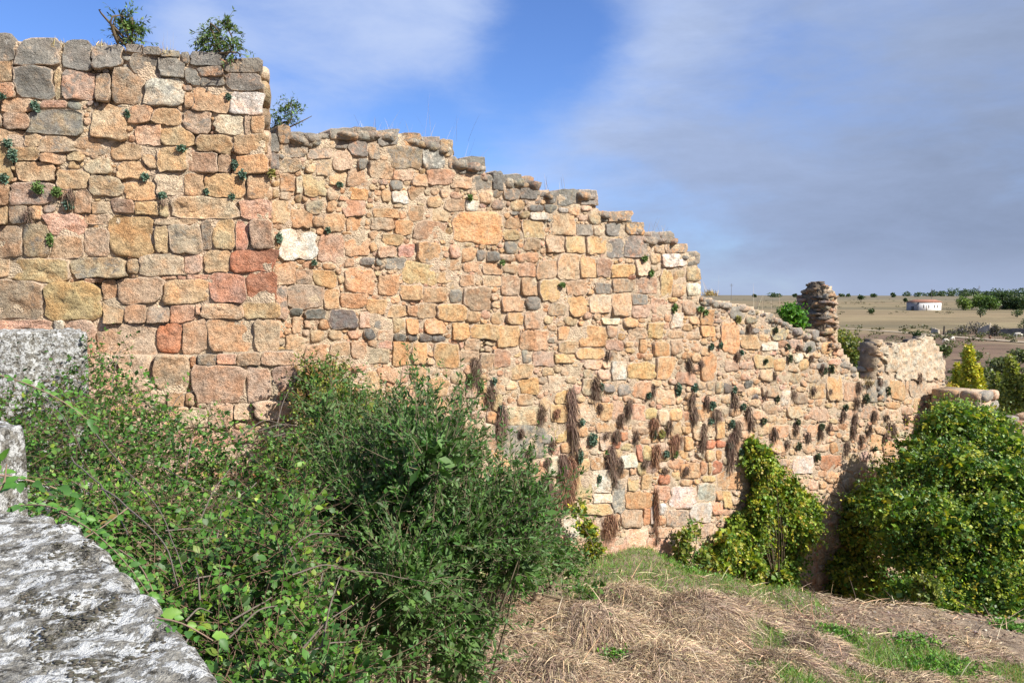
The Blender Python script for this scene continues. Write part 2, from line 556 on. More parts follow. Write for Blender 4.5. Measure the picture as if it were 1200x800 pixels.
MAIN = """325 148 338 168 o;340 155 354 166 g;357 156 369 161 g;370 157 385 163 g;388 151 414 163 m;416 150 440 168 m;441 153 466 170 n;468 157 490 172 o;
360 163 384 174 m;361 175 388 186 l;390 177 410 199 t;407 165 429 183 m;431 168 442 188 m;454 172 493 197 m;370 188 387 206 m;418 187 431 199 n;
432 190 458 209 l;385 202 404 216 o;406 200 431 218 m;355 207 380 229 t;346 208 353 226 w;328 205 344 224 o;313 158 326 178 g;313 181 326 198 g;
458 225 477 238 W;446 223 457 237 o;457 212 470 223 g;402 236 426 256 p;382 236 393 248 o;316 236 338 262 t;342 246 364 266 o;358 236 375 251 m;
437 245 465 255 o;380 251 403 271 o;405 252 424 270 o;434 256 459 269 m;462 259 482 275 O;328 272 369 303 W;373 277 402 307 t;404 280 431 299 o;
448 275 470 287 o;443 289 464 302 p;466 286 484 302 p;451 301 474 315 n;421 302 436 311 g;440 302 450 311 g;405 316 438 343 o;443 323 465 345 o;
473 307 507 332 y;367 317 393 336 o;322 308 345 332 o;346 317 365 332 m;337 334 377 361 m;379 339 397 361 t;399 344 426 360 o;430 351 450 368 O;
452 358 485 371 o;323 337 335 372 m;357 362 382 373 k;385 364 415 384 k;421 365 434 384 p;340 360 353 370 k;438 375 455 385 g;425 385 440 397 k;
441 387 459 398 m;460 374 474 390 y;475 374 489 391 O;461 391 475 400 k;476 392 489 399 k;357 404 381 422 o;342 372 352 390 t;363 387 378 400 t;
431 409 455 425 t;411 402 428 420 t;460 401 477 427 O;490 391 504 400 k;506 393 520 400 k;483 401 498 426 O;509 403 535 430 O;480 429 498 448 o;
470 429 478 447 p;529 379 549 397 O;551 380 581 398 O;583 381 607 405 O;608 389 624 409 o;626 389 642 410 o;498 374 519 391 O;512 357 546 376 O;
544 396 561 411 m;539 411 560 425 t;561 414 577 434 m;578 410 597 429 b;611 411 622 425 g;624 412 648 428 m;599 427 620 444 y;609 442 628 461 O;
592 446 605 456 l;606 462 623 474 b;576 462 587 481 l;545 440 557 464 l;494 161 513 175 m;514 165 529 183 O;493 176 520 197 w;525 184 536 199 t;
537 185 565 204 g;501 199 530 217 o;528 209 552 221 t;553 206 575 222 m;576 203 587 222 k;588 205 609 221 g;610 207 624 219 o;515 222 526 232 l;
561 223 575 238 l;521 234 544 247 b;544 235 559 248 W;500 231 516 243 o;478 242 495 259 o;505 246 524 260 t;532 250 586 284 O;590 222 608 234 m;
609 221 627 233 g;598 235 613 247 t;620 240 636 249 k;637 240 652 250 g;620 248 641 258 w;613 258 636 279 y;485 260 519 279 t;488 286 516 311 O;
526 287 538 302 p;540 291 556 306 O;558 294 568 305 g;569 295 584 306 k;543 307 563 318 o;565 308 586 321 o;538 323 555 335 t;566 323 586 335 t;
587 323 607 345 t;591 284 605 297 g;607 309 625 324 t;611 326 628 346 b;629 306 650 327 b;631 328 660 352 O;470 335 492 351 O;497 338 520 354 o;
526 339 540 354 g;544 338 572 362 b;588 348 612 364 O;616 348 632 363 g;490 356 509 372 b;470 358 488 371 o;547 365 561 377 o;575 366 588 380 b;
594 367 612 381 O;615 366 634 385 b;653 223 677 240 g;679 223 697 240 n;642 225 651 238 g;680 241 692 247 l;654 244 664 250 w;665 244 677 253 o;
647 251 672 275 t;690 248 704 262 m;713 248 737 259 o;733 261 752 275 O;709 263 727 276 g;675 263 692 276 n;695 265 705 277 l;662 277 685 296 y;
686 278 709 297 O;730 277 754 301 m;710 281 731 302 n;653 298 677 327 t;679 303 697 325 O;698 302 714 324 b;715 310 743 325 O;744 304 760 323 l;
640 276 660 295 t;762 273 773 287 g;775 272 788 285 m;766 286 777 297 t;779 286 804 297 b;774 297 803 312 W;761 296 773 310 t;805 295 818 311 m;
803 313 819 329 t;773 317 786 346 O;788 317 802 329 b;666 348 685 369 O;697 332 716 344 g;717 327 742 342 m;744 325 768 344 m;735 321 743 329 r;
716 344 738 370 t;691 346 714 366 l;740 344 757 357 g;740 358 759 372 p;763 350 778 367 p;787 334 801 347 t;804 332 820 346 w;706 373 724 380 W;
683 366 693 373 p;730 372 745 383 o;758 379 775 396 O;786 367 798 384 w;778 368 786 377 p;653 383 676 397 o;680 383 708 405 O;710 382 722 395 p;
676 408 705 420 O;649 415 671 425 O;709 399 728 410 p;748 398 757 413 O;765 401 785 417 O;782 387 798 397 o;784 399 798 415 t;735 425 765 443 O;
768 419 790 442 O;716 424 733 445 W;642 441 657 458 l;650 458 669 473 O;645 473 662 493 O;674 474 690 494 l;693 472 714 492 O;715 470 728 491 p;
737 474 755 492 p;752 478 768 491 y;771 481 783 497 l;785 479 797 493 O;798 482 806 493 p;650 499 663 518 y;674 499 687 511 O;702 508 712 526 l;
726 519 738 527 y;726 531 743 547 w;745 522 751 539 R;753 522 762 538 y;786 494 797 511 y;767 519 782 529 p;726 506 735 516 R;718 517 726 525 R;
691 536 708 550 b;678 538 690 552 y;656 518 667 530 O;800 513 812 527 O;811 494 820 514 l;671 559 692 584 y;694 550 714 577 W;694 578 715 588 w;
717 564 731 600 n;724 549 735 560 y;737 548 745 556 O;746 541 755 556 y;735 557 747 574 y;751 556 763 573 y;733 577 762 596 q;678 582 690 591 y;
680 590 713 602 y;729 597 751 618 m;752 594 760 614 q;761 591 767 612 W;768 590 780 603 W;767 604 780 615 q;735 618 756 647 l;705 630 735 650 t;
757 631 787 650 p;774 647 789 662 O;769 618 795 629 t;615 592 655 628 l;660 605 676 627 w;642 561 657 576 l;669 586 678 601 l;798 543 818 559 O;
819 541 827 555 q;829 541 832 555 t;834 540 844 555 R;840 552 866 572 y;784 571 813 595 w;816 567 835 587 w;768 569 785 585 p;823 557 838 564 y;
781 597 806 615 m;808 589 831 611 w;834 587 845 602 r;838 574 845 585 O;846 575 855 594 O;772 556 785 567 R;807 612 834 629 l;845 380 864 412 O;
820 364 834 381 O;820 382 837 394 O;821 419 838 445 O;867 393 887 408 O;873 371 885 379 l;891 401 910 410 w;930 414 940 425 W;949 386 960 397 g;
962 401 974 414 O;888 392 899 402 o;906 421 918 434 O;935 421 946 433 O;968 439 985 468 O;988 448 1006 468 b;1016 447 1037 470 m;1043 447 1058 467 O;
1060 447 1063 466 t;1065 447 1083 465 m;1086 449 1099 462 p;1020 509 1032 526 o;1034 517 1048 533 O;929 534 950 554 w;961 533 985 549 q;987 530 1004 548 l;
1008 529 1017 541 l;1019 528 1032 541 l;972 518 981 530 q;915 458 925 474 W;929 460 944 473 m;949 449 966 466 y;875 454 890 464 t;892 453 911 464 m;
825 516 838 525 R;839 516 848 524 R;826 494 834 511 l;838 494 848 512 O;826 527 836 540 y;567 566 587 584 R;838 527 844 539 q;816 446 826 456 m;
827 446 836 457 m;838 447 846 460 m;847 449 856 460 k;872 446 880 455 k;880 459 888 467 k;705 450 718 459 n;724 450 740 462 n;640 395 648 402 g;
555 494 564 513 l;568 496 579 511 l;570 482 581 495 O;592 476 627 497 l;590 500 640 535 n;640 535 655 556 w;632 508 645 520 n;527 472 543 485 p"""


def parse(s):
    r = []
    for q in s.replace('\n', '').split(';'):
        a = q.split()
        if len(a) == 5:
            r.append(tuple(float(v) for v in a[:4]) + (a[4],))
    return r


def inside(poly, X, Y):
    poly = np.array(poly, float)
    r = np.zeros(X.shape, bool)
    x0, y0 = poly[-1]
    for x1, y1 in poly:
        c = ((y0 > Y) != (y1 > Y)) & (X < (x1 - x0) * (Y - y0) / (y1 - y0 + 1e-12) + x0)
        r ^= c
        x0, y0 = x1, y1
    return r


def layout(poly, hand, classes, ref, seed, skip=None, res=2.0, slope=0.0):
    """Fit stones into the outline of a wall face. Every stone claims the cells nearest to it, so joints
    follow both neighbours. Returns [(outline points, colour code or None, centre)] in face pixels."""
    r = np.random.default_rng(seed)
    poly = np.array(poly, float)
    x0, y0 = np.floor(poly.min(0)) - 14
    x1, y1 = np.ceil(poly.max(0)) + 14
    gw, gh = int((x1 - x0) * res), int((y1 - y0) * res)
    XX, YY = np.meshgrid(x0 + (np.arange(gw) + .5) / res, y0 + (np.arange(gh) + .5) / res)
    ok = inside(poly, XX, YY)
    if skip is not None:
        ok &= ~skip(XX, YY)
    occ = ~ok
    seeds = []
    for (a, b, c, d, col) in hand:
        seeds.append([(a + c) / 2, (b + d) / 2, (c - a) / 2, (d - b) / 2, 0.0, col, 7.0])
        i0, i1 = int((b - y0) * res), int((d - y0) * res)
        j0, j1 = int((a - x0) * res), int((c - x0) * res)
        occ[max(i0, 0):i1, max(j0, 0):j1] = True
    for (W, H, tries) in classes:
        px = r.random(tries) * (x1 - x0) + x0
        py = r.random(tries) * (y1 - y0) + y0
        for k in range(tries):
            sc_ = ref(px[k], py[k])
            ww = W * sc_ * r.uniform(.75, 1.25)
            hh = H * sc_ * r.uniform(.8, 1.2)
            i0, i1 = int((py[k] - hh - y0) * res), int((py[k] + hh - y0) * res) + 1
            j0, j1 = int((px[k] - ww - x0) * res), int((px[k] + ww - x0) * res) + 1
            if i0 < 0 or j0 < 0 or i1 > gh or j1 > gw:
                continue
            if occ[i0:i1, j0:j1].any():
                continue
            occ[i0:i1, j0:j1] = True
            seeds.append([px[k], py[k], ww, hh, slope + r.normal(0, .13), None, r.choice([2.2, 2.8, 3.6, 5.0])])
    best = np.full((gh, gw), 9.0, np.float32)
    lab = np.full((gh, gw), -1, np.int32)
    for i, (cx, cy, a, b, rot, col, p) in enumerate(seeds):
        lim = 1.10 if col else 1.42
        e = 1.5
        i0, i1 = max(int((cy - b * e - 2 - y0) * res), 0), min(int((cy + b * e + 2 - y0) * res), gh)
        j0, j1 = max(int((cx - a * e - 2 - x0) * res), 0), min(int((cx + a * e + 2 - x0) * res), gw)
        if i1 <= i0 or j1 <= j0:
            continue
        dx = XX[i0:i1, j0:j1] - cx + (0 if not col else .06 * math.sin(i * 1.9) * (YY[i0:i1, j0:j1] - cy))
        dy = YY[i0:i1, j0:j1] - cy
        if rot:
            c_, s_ = math.cos(rot), math.sin(rot)
            dx, dy = dx * c_ + dy * s_, -dx * s_ + dy * c_
        d = ((np.abs(dx) / a) ** p + (np.abs(dy) / b) ** p) ** (1 / p)
        d = d + 0.07 * np.sin(dx * 9 / (a + 4) + i) * np.cos(dy * 9 / (b + 4) + i * 1.7) + 0.16 * np.sin(i * 2.3) * dx * dy / (a * b) * .5
        if col:
            d = d * 0.93
        u = (d < lim) & (d < best[i0:i1, j0:j1])
        if not col:
            u &= ok[i0:i1, j0:j1]
        best[i0:i1, j0:j1][u] = d[u]
        lab[i0:i1, j0:j1][u] = i
    res_l = []
    for i, (cx, cy, a, b, rot, col, p) in enumerate(seeds):
        big = max(a, b)
        n = 20 if big > 14 else 16 if big > 8 else 11 if big > 4 else 8
        # spread the sample directions so box corners get a sample
        th = np.linspace(0, 2 * np.pi, n, endpoint=False) + (0.0 if col else r.random())
        if col or p > 4:
            th = np.arctan2(np.sin(th) * b, np.cos(th) * a)
        R = np.arange(0.5, big * 2.2 + 3, 0.5)
        ex = cx + np.cos(th)[:, None] * R
        ey = cy + np.sin(th)[:, None] * R
        ii = np.clip(((ey - y0) * res).astype(int), 0, gh - 1)
        jj = np.clip(((ex - x0) * res).astype(int), 0, gw - 1)
        same = (lab[ii, jj] == i) & (ey >= y0) & (ex >= x0) & (ey < y1) & (ex < x1)
        k = np.argmin(same, axis=1)
        k[same.all(1)] = len(R) - 1
        rr = R[k]
        if rr.max() < 1.2:
            continue
        gap = np.minimum((0.75 if col else 0.55) + r.normal(0, .12, n), rr * .25)
        rr = rr - gap
        rr = rr * (1 + r.normal(0, .030, n) + .035 * np.sin(2 * th + r.uniform(0, 6.28)) + .03 * np.sin(3 * th + r.uniform(0, 6.28)))
        o = np.stack([cx + np.cos(th) * rr, cy + np.sin(th) * rr], 1)
        res_l.append((o, col, (cx, cy), rr.mean()))
    return res_l


def stone_geo(pl, outline, prot, rough, depth, seed):
    """stone block: outline on the wall face -> closed front with rounded arrises and hewn relief"""
    n = len(outline)
    c = outline.mean(0)
    r = np.random.default_rng(seed)
    rings = [(1.0, -depth), (1.0, prot * 0.66), (0.986, prot * 0.93), (0.955, prot), (0.80, prot), (0.56, prot * .98), (0.30, prot)]
    if n <= 11:
        rings = [(1.0, -depth), (0.99, prot * 0.55), (0.93, prot * .95), (0.5, prot)]
    V = []
    tilt = r.normal(0, 1, 2) * prot * 0.25
    rad = np.abs(outline - c).max() + 1e-6
    tilt = r.normal(0, 1, 2) * prot * 0.40
    for (k, h) in rings:
        p = c + (outline - c) * k
        P = pl.P(p[:, 0], p[:, 1])
        hh = np.full(n, h)
        if h > 0:
            rel = (p - c) / rad
            hh = hh + rel @ tilt + rough * (fbm(P + seed % 97, 7.0, 3) * .8 + .35 * vnoise(P + seed % 89, 31.0)) * (1.0 if k < .97 else .45)
        V.append(P + pl.n3 * hh[:, None])
    P = pl.P(c[0], c[1])
    V.append((P + pl.n3 * (prot + rough * fbm(P[None] + seed % 97, 9.0, 3)[0]))[None])
    V = np.concatenate(V)
    m = len(rings)
    Fq, Ft = [], []
    for a in range(m - 1):
        for i in range(n):
            j = (i + 1) % n
            Fq.append((a * n + i, a * n + j, (a + 1) * n + j, (a + 1) * n + i))
    for i in range(n):
        Ft.append(((m - 1) * n + i, (m - 1) * n + (i + 1) % n, m * n))
    # image y runs down, so this order faces outwards
    Fq = np.array(Fq)[:, ::-1]
    Ft = np.array(Ft)[:, ::-1]
    ev = [1.0, 1.0, .9, .7, .25, .05, 0] if m == 7 else [1.0, 1.0, .6, .1]
    E = np.concatenate([np.repeat(ev, n), [0.0]])
    return V, Fq, Ft, E


def core_mesh(pl, poly, step, thick, rough, name, base=-0.004):
    """solid mortared body behind the stones"""
    poly = np.array(poly, float)
    x0, y0 = poly.min(0) - step
    x1, y1 = poly.max(0) + step
    xs = np.arange(x0, x1 + step, step)
    ys = np.arange(y0, y1 + step, step)
    CX, CY = np.meshgrid((xs[:-1] + xs[1:]) / 2, (ys[:-1] + ys[1:]) / 2)
    cell = inside(poly, CX, CY)
    GX, GY = np.meshgrid(xs, ys)
    jx = rng.normal(0, step * .12, GX.shape)
    jy = rng.normal(0, step * .12, GX.shape)
    P = pl.P((GX + jx).ravel(), (GY + jy).ravel())
    thick_is_num = not callable(thick)
    h = base + 0.015 + rough * fbm(P, 3.2, 3) * 0.6 + rough * vnoise(P + 5, 13.0) * 0.8
    hole = fbm(P + 31, 1.9, 2)
    h = h - 0.06 * np.clip((hole - (.45 if thick_is_num else .75)) * 4, 0, 1)
    Vf = P + pl.n3 * h[:, None]
    Pb = P - pl.n3 * thick((GX + jx).ravel(), (GY + jy).ravel())[..., None] if callable(thick) else P - pl.n3 * thick
    Vb = Pb + pl.n3 * (0.03 * vnoise(P, 4.0))[:, None]
    nx = len(xs)
    idx = np.arange(GX.size).reshape(GX.shape)
    a, b, c, d = idx[:-1, :-1], idx[:-1, 1:], idx[1:, 1:], idx[1:, :-1]
    k = len(P)
    fr = np.stack([d, c, b, a], -1)[cell]
    bk = np.stack([a, b, c, d], -1)[cell] + k
    pad = np.pad(cell, 1)
    sides = []
    for (dy, dx, e0, e1) in ((-1, 0, a, b), (1, 0, c, d), (0, 1, b, c), (0, -1, d, a)):
        nb = pad[1 + dy:pad.shape[0] - 1 + dy, 1 + dx:pad.shape[1] - 1 + dx]
        e = cell & ~nb
        p0, p1 = e0[e], e1[e]
        sides.append(np.stack([p0, p1, p1 + k, p0 + k], -1))
    sides = np.concatenate(sides)
    V = np.concatenate([Vf, Vb])
    faces = np.concatenate([fr, bk, sides])
    used = np.unique(faces)
    rm = np.full(len(V), -1)
    rm[used] = np.arange(len(used))
    V = V[used]
    faces = rm[faces]
    cols = np.zeros((len(V), 4))
    cols[:, :3] = (.15, .12, .09)
    cols[:, 3] = np.concatenate([np.zeros(k), np.full(k, .85)])[used]  # back edge darkened: shade of the torn ends painted into the sides
    return V, faces, cols


def merge(parts):
    """[(V, [faces], cols)] -> one"""
    Vs, Fs3, Fs4, Cs = [], [], [], []
    o = 0
    w5 = any(p[2].shape[1] == 5 for p in parts)
    for V, faces, c in parts:
        Vs.append(V)
        if w5 and c.shape[1] == 4:
            c = np.c_[c, np.zeros(len(c))]
        Cs.append(c)
        for f in faces:
            f = np.asarray(f)
            if len(f):
                (Fs3 if f.shape[1] == 3 else Fs4).append(f + o)
        o += len(V)
    F_ = []
    if Fs3:
        F_.append(np.concatenate(Fs3))
    if Fs4:
        F_.append(np.concatenate(Fs4))
    return np.concatenate(Vs), F_, np.concatenate(Cs)


# an irregular loose lump of stone from a subdivided octahedron-like ball
def _ico():
    import bmesh
    bm = bmesh.new()
    bmesh.ops.create_icosphere(bm, subdivisions=2, radius=1.0)
    V = np.array([v.co[:] for v in bm.verts])
    Fc = np.array([[v.index for v in f.verts] for f in bm.faces])
    bm.free()
    return V, Fc


ICO_V, ICO_F = _ico()


def _ico1():
    import bmesh
    bm = bmesh.new()
    bmesh.ops.create_icosphere(bm, subdivisions=1, radius=1.0)
    V = np.array([v.co[:] for v in bm.verts])
    Fc = np.array([[v.index for v in f.verts] for f in bm.faces])
    bm.free()
    return V, Fc


ICO1_V, ICO1_F = _ico1()


def lump(c, size, seed, box=0.5, rough=0.14, rot=None):
    r = np.random.default_rng(seed)
    V = ICO_V.copy()
    if rough > .11:
        rough *= 1.5
        box = min(box + .25, .95)
    V = np.sign(V) * np.abs(V) ** (1 - box * 0.55)
    V = V * (1 + rough * fbm(ICO_V + seed * 1.7, 1.4, 2)[:, None])
    V = V * np.array(size)
    a = r.uniform(-.35, .35) if rot is None else rot
    t = r.normal(0, .15)
    R1 = np.array([[math.cos(a), -math.sin(a), 0], [math.sin(a), math.cos(a), 0], [0, 0, 1]])
    R2 = np.array([[math.cos(t), 0, -math.sin(t)], [0, 1, 0], [math.sin(t), 0, math.cos(t)]])
    return (V @ R2.T) @ R1.T + np.array(c), ICO_F


def stone_col(code, r, wth=None):
    c = np.array(PAL[code])
    k_ = {'R': .12, 'W': 0, 'k': .05, 'g': .15, 'w': .1, 'r': .25, 'n': .15, 'y': .28, 'l': .16, 'O': .26, 'p': .22}.get(code, .34)
    c = (c * (1 - k_) + np.array((.50, .378, .265)) * k_) * (1.16 if code not in 'RkW' else 1.0)
    c = c * (1 + r.normal(0, .07)) * (1 + r.normal(0, .035, 3))
    w_ = WTH.get(code, 0.12) if wth is None else wth
    return np.clip(np.append(c, np.clip(w_ + r.normal(0, .08), 0, 1)), 0, 1)


def vcols(V, c):
    c = np.repeat(np.asarray(c, float)[None], len(V), 0)
    return c


# ------------------------------------------------------------------ wall faces in plan
PT = Plane((-5.0, 7.5), (-2.62, 8.3))                 # tower face
PP = Plane((-5.0, 7.5), (-2.62, 8.3), 0.13)           # its plinth, one hand proud
PM = Plane((-3.11, 10.0), (11.98, 22.0))              # long curtain wall, running away to the right
THK = 0.95

T_POLY = [(-130, 34), (-60, 37), (0, 46), (25, 50), (70, 57), (105, 56), (150, 59), (190, 65), (225, 67), (262, 73), (301, 78), (303, 135),
          (310, 160), (313, 240), (317, 300), (322, 360), (325, 420), (325, 700), (-130, 700)]
P_POLY = [(60, 418), (345, 413), (348, 700), (60, 700)]
M_TOP = [(295, 160), (326, 160), (338, 158), (385, 162), (388, 155), (440, 153), (466, 157), (490, 164), (528, 172), (530, 187), (563, 193),
         (567, 206), (624, 212), (628, 224), (697, 228), (699, 245), (737, 254), (740, 266), (752, 268), (754, 278), (788, 278), (804, 298),
         (817, 302), (819, 332), (822, 349), (870, 357), (900, 367), (915, 375), (940, 388), (960, 396), (967, 392), (966, 340), (973, 334), (980, 352), (981, 398),
         (988, 412), (996, 425), (1004, 438), (1009, 447), (1027, 447), (1027, 400), (1034, 399), (1037, 406), (1047, 403), (1053, 406), (1062, 401), (1068, 404), (1077, 399), (1085, 397), (1089, 392), (1094, 398), (1102, 414),
         (1107, 428), (1107, 446), (1104, 470), (1104, 760)]
M_POLY = M_TOP + [(295, 760)]


def t_ref(x, y):
    return 1.0


def m_ref(x, y):
    # apparent size of a fixed stone shrinks along the wall
    return 10.0 / (10.0 + 12.0 * max(0, (x - 320)) / 770.0 * 0.9)


def tower_color(x, y, r):
    if y < 72:
        return r.choice(['n', 'g', 'm', 'n'])
    if y < 130:
        return r.choice(['m', 'n', 't', 'm', 'g'])
    if y < 260:
        return r.choice(['t', 'o', 't', 'p', 'm', 't', 'o'])
    return r.choice(['t', 'o', 'm', 'p', 't', 'b'])


def m_top_y(x):
    xs = [p[0] for p in M_TOP[:-1]]
    ys = [p[1] for p in M_TOP[:-1]]
    return np.interp(x, xs, ys)


def main_color(x, y, r):
    d = y - m_top_y(x)
    if x > 1025 and y < 446:
        return r.choice(['n', 'l', 'n', 'w', 't'])
    if d < 12:
        return r.choice(['m', 'm', 'n', 'm', 'b', 'g'])
    if d < 42:
        return r.choice(['m', 'n', 't', 't', 'm', 'b', 'l'])
    if y > 500 + (x - 600) * 0.02 and x < 870:
        return r.choice(['y', 'l', 't', 'O', 't', 'l', 'p', 't', 'l', 'o'])
    if 425 < y < 500:
        return r.choice(['p', 't', 'o', 't', 'l', 't', 'm', 't'])
    if x > 870:
        return r.choice(['t', 'o', 't', 'l', 't', 'o', 'p', 'm'])
    return r.choice(['o', 'O', 't', 'o', 't', 'p', 't', 'b', 'o', 'o', 'm', 't'])


def build_face(pl, lay, colf, parent, nmax, hidden, prot_base, rough, top_y, seed, name='stone', mortar_k=lambda x, y, r: r.uniform(.5, 1.0)):
    r = np.random.default_rng(seed)
    items = []
    for k, (o, code, c, rad) in enumerate(lay):
        hid = hidden(*c)
        items.append((rad * (0.01 if hid else 1.0), k))
    items.sort(reverse=True)
    keep = set(k for _, k in items[:nmax])
    rest = []
    for k, (o, code, c, rad) in enumerate(lay):
        cc = code or colf(c[0], c[1], r)
        dist = np.linalg.norm(pl.P(*c)[:2])
        size_m = rad / F * dist
        prot = min(prot_base * r.uniform(.5, 1.5), size_m * .55)
        if code is not None:
            prot = max(prot, prot_base * (.82 if prot_base > .036 else .80 if code not in 'WORkrw' else 1.25))
        near_top = c[1] - top_y(c[0]) < rad * 1.6 + 6
        V, q, t, E = stone_geo(pl, o, prot, min(rough * r.uniform(.5, 1.4), size_m * .12), 0.34 if near_top else 0.10, int(seed * 1000 + k))
        col = np.c_[vcols(V, stone_col(cc, r, (WTH.get(cc, .12) + (.25 if near_top else 0) + .34 * float(np.clip(1 - (c[1] - top_y(c[0])) / (62 if seed == 6 else 85), 0, 1))))), E * mortar_k(c[0], c[1], r) * (0 if cc == 'W' else .3 if cc in 'Rq' else 1.0)]
        if k in keep:
            ctr = V.mean(0)
            me = mesh_np(name, V - ctr, [q, t], col, True, M_STONE)
            link(name, me, parent, loc=ctr)
        else:
            rest.append((V, [q, t], col))
    return rest


# ---- the tower
tower = thing('ruined_tower', 'tall square sandstone tower stub at the left with red and ochre corner blocks', 'tower')
V, f, c = core_mesh(PT, T_POLY, 3.8, 1.75, 0.018, 'tower_core', base=-.002)
link('wall_core', mesh_np('wall_core', V, [f], c, True, M_MORTAR), tower)
V, f, c = core_mesh(PP, P_POLY, 3.0, 0.5, 0.018, 'plinth_core')
link('plinth_core', mesh_np('plinth_core', V, [f], c, True, M_MORTAR), tower)
T_CLS = [(17, 12, 900), (13, 8, 1500), (9, 6, 2500), (6, 4, 5000), (3.6, 2.6, 12000), (2.4, 1.8, 16000)]
tl = layout(T_POLY, parse(TOWER), T_CLS, t_ref, 11, skip=lambda X, Y: ((Y > 414) & (X > 60)) | (Y > 560), res=2.0)
t_top = lambda x: np.interp(x, [p[0] for p in T_POLY[:11]], [p[1] for p in T_POLY[:11]])
rest = build_face(PT, tl, tower_color, tower, 215, lambda x, y: x < 2 or y > 470, 0.040, 0.032, t_top, 3)
pl_l = layout(P_POLY, parse(PLINTH), [(15, 10, 900), (9, 6, 2500), (5, 3.5, 4000), (3, 2.2, 6000)], t_ref, 12, skip=lambda X, Y: Y > 560, res=2.0)
rest += build_face(PP, pl_l, lambda x, y, r: r.choice(['l', 't', 'l', 'p']), tower, 60, lambda x, y: y > 505, 0.040, 0.020, lambda x: -500, 4)


def box_at(a, b):
    return a, b


# tower's side facing the curtain wall, coursed the same way (seen only from the side)
def return_stones(pl, s0, s1, z0, z1, sh, seed, colf, prot=.04):
    r = np.random.default_rng(seed)
    res = []
    z = z0
    while z < z1:
        h = r.uniform(.7, 1.2) * sh
        s = s0 - r.random() * .1
        while s < s1:
            wd = r.uniform(.8, 2.0) * sh
            e = min(s + wd, s1 + .02)
            c = np.array([*(pl.o + pl.t * (s + e) / 2), z + h / 2]) + pl.n3 * prot * .2
            V, Fc = lump((0, 0, 0), (max(e - s, .05) / 2 * .97, .11, h / 2 * .95), int(r.integers(1e6)), .8, .06, rot=0.0)
            ang = math.atan2(pl.t[1], pl.t[0])
            R1 = np.array([[math.cos(ang), -math.sin(ang), 0], [math.sin(ang), math.cos(ang), 0], [0, 0, 1]])
            V = V @ R1.T + c
            res.append((V, [Fc], vcols(V, stone_col(colf(r), r))))
            s = e
        z += h
    return res


pr = PT.P(313, 240)
back = pr - PT.n3 * 1.75
pr = pr + np.array([-.05, 0, 0])
back = back + np.array([-.05, 0, 0])
PR = Plane((pr[0], pr[1]), (back[0], back[1]))
rest += return_stones(PR, 0.28, 1.7, -1.6, 2.5, .26, 5, lambda r: r.choice(['t', 'o', 'm', 'p', 'l']))
V, fs, c = merge(rest)
link('small_stones', mesh_np('small_stones', V, fs, c, True, M_STONE), tower, kind='stuff')

# ---- the curtain wall
wall = thing('curtain_wall', 'long ruined rubble stone wall stepping down to the right across the middle', 'wall')
V, f, c = core_mesh(PM, M_POLY, 3.5, lambda x, y: np.where(x > 1012, .42, np.where((x > 955) & (y < 394), .22, THK)), 0.026, 'wall_core')
link('wall_core', mesh_np('wall_core', V, [f], c, True, M_MORTAR), wall)
M_CLS = [(15, 11, 1500), (12, 8, 3000), (9, 6.5, 6000), (6.5, 5, 12000), (4.6, 3.6, 26000), (3.0, 2.5, 60000), (1.9, 1.7, 70000)]


def m_skip(X, Y):
    plaster = (X > 1036) & (Y < 444)
    behind = (X < 318)
    deep = (Y > 700)
    return plaster | behind | deep


ml = layout(M_POLY, parse(MAIN), M_CLS, m_ref, 21, skip=m_skip, res=2.0, slope=0.06)


def m_hidden(x, y):
    return (x < 560 and y > 520) or (x < 420 and y > 430) or (x > 985 and y > 560) or (x > 1085 and y > 480) or y > 668 or (860 < x < 955 and y > 560)


wr = build_face(PM, ml, main_color, wall, 296, m_hidden, 0.034, 0.026, m_top_y, 6)

# broken ends: rubble stubs across the wall's thickness
r_ = np.random.default_rng(5)


def end_rubble(px, ytop, ybot, seed, n, wd=.95, depth=.16, taper=None, mats=('b', 'm', 't')):
    r = np.random.default_rng(seed)
    res = []
    for k in range(n):
        y = r.uniform(ytop, ybot)
        d = r.uniform(0.0, wd)
        if taper is not None and d > taper(y):
            continue
        P = PM.P(px, y) - PM.n3 * d - PM.t3 * r.uniform(-.14, depth - .05)
        s = r.uniform(.05, .13)
        V, Fc = lump(P, (s * r.uniform(1, 1.6), s * r.uniform(1, 1.5), s * r.uniform(.5, .8)), int(r.integers(1e6)), .5, .22, rot=r.uniform(0, 3))
        res.append((V, [Fc], vcols(V, stone_col(r.choice(mats), r))))
    return res


# upstanding torn stub
def stub_taper(y):
    return np.interp(y, [326, 331, 338, 346, 356, 400], [.24, .36, .52, .66, .74, .78])


def stub_front(y):
    return np.interp(y, [326, 334, 342, 352, 365, 400], [.16, .08, .02, .0, .0, .0])


stub = []
r_ = np.random.default_rng(77)
for k in range(620):
    y = r_.uniform(330, 410)
    d = r_.uniform(stub_front(y), stub_taper(y))
    t = r_.uniform(.0, np.interp(y, [328, 338, 350, 372, 400], [.06, .20, .42, .34, .50]))
    t = max(t, .06)
    if d < .08:
        t = max(t, .03)
    P = PM.P(967, y) - PM.n3 * d + PM.t3 * t
    s = r_.uniform(.045, .12) * float(np.interp(y, [330, 348], [.55, 1.0]))
    V, Fc = lump(P, (s * r_.uniform(1., 2.0), s * r_.uniform(.9, 1.6), s * r_.uniform(.25, .6)), int(r_.integers(1e6)), .8, .22, rot=r_.uniform(.1, 1.2))
    stub.append((V, [Fc], vcols(V, stone_col(r_.choice(['b', 'b', 'k', 'g', 'k']) if t < .24 else r_.choice(['m', 't', 'b', 'm']), r_, .35) * np.array([.8, .8, .8, 1]))))  # darker lumps on the unlit left: shade put into the stone colour
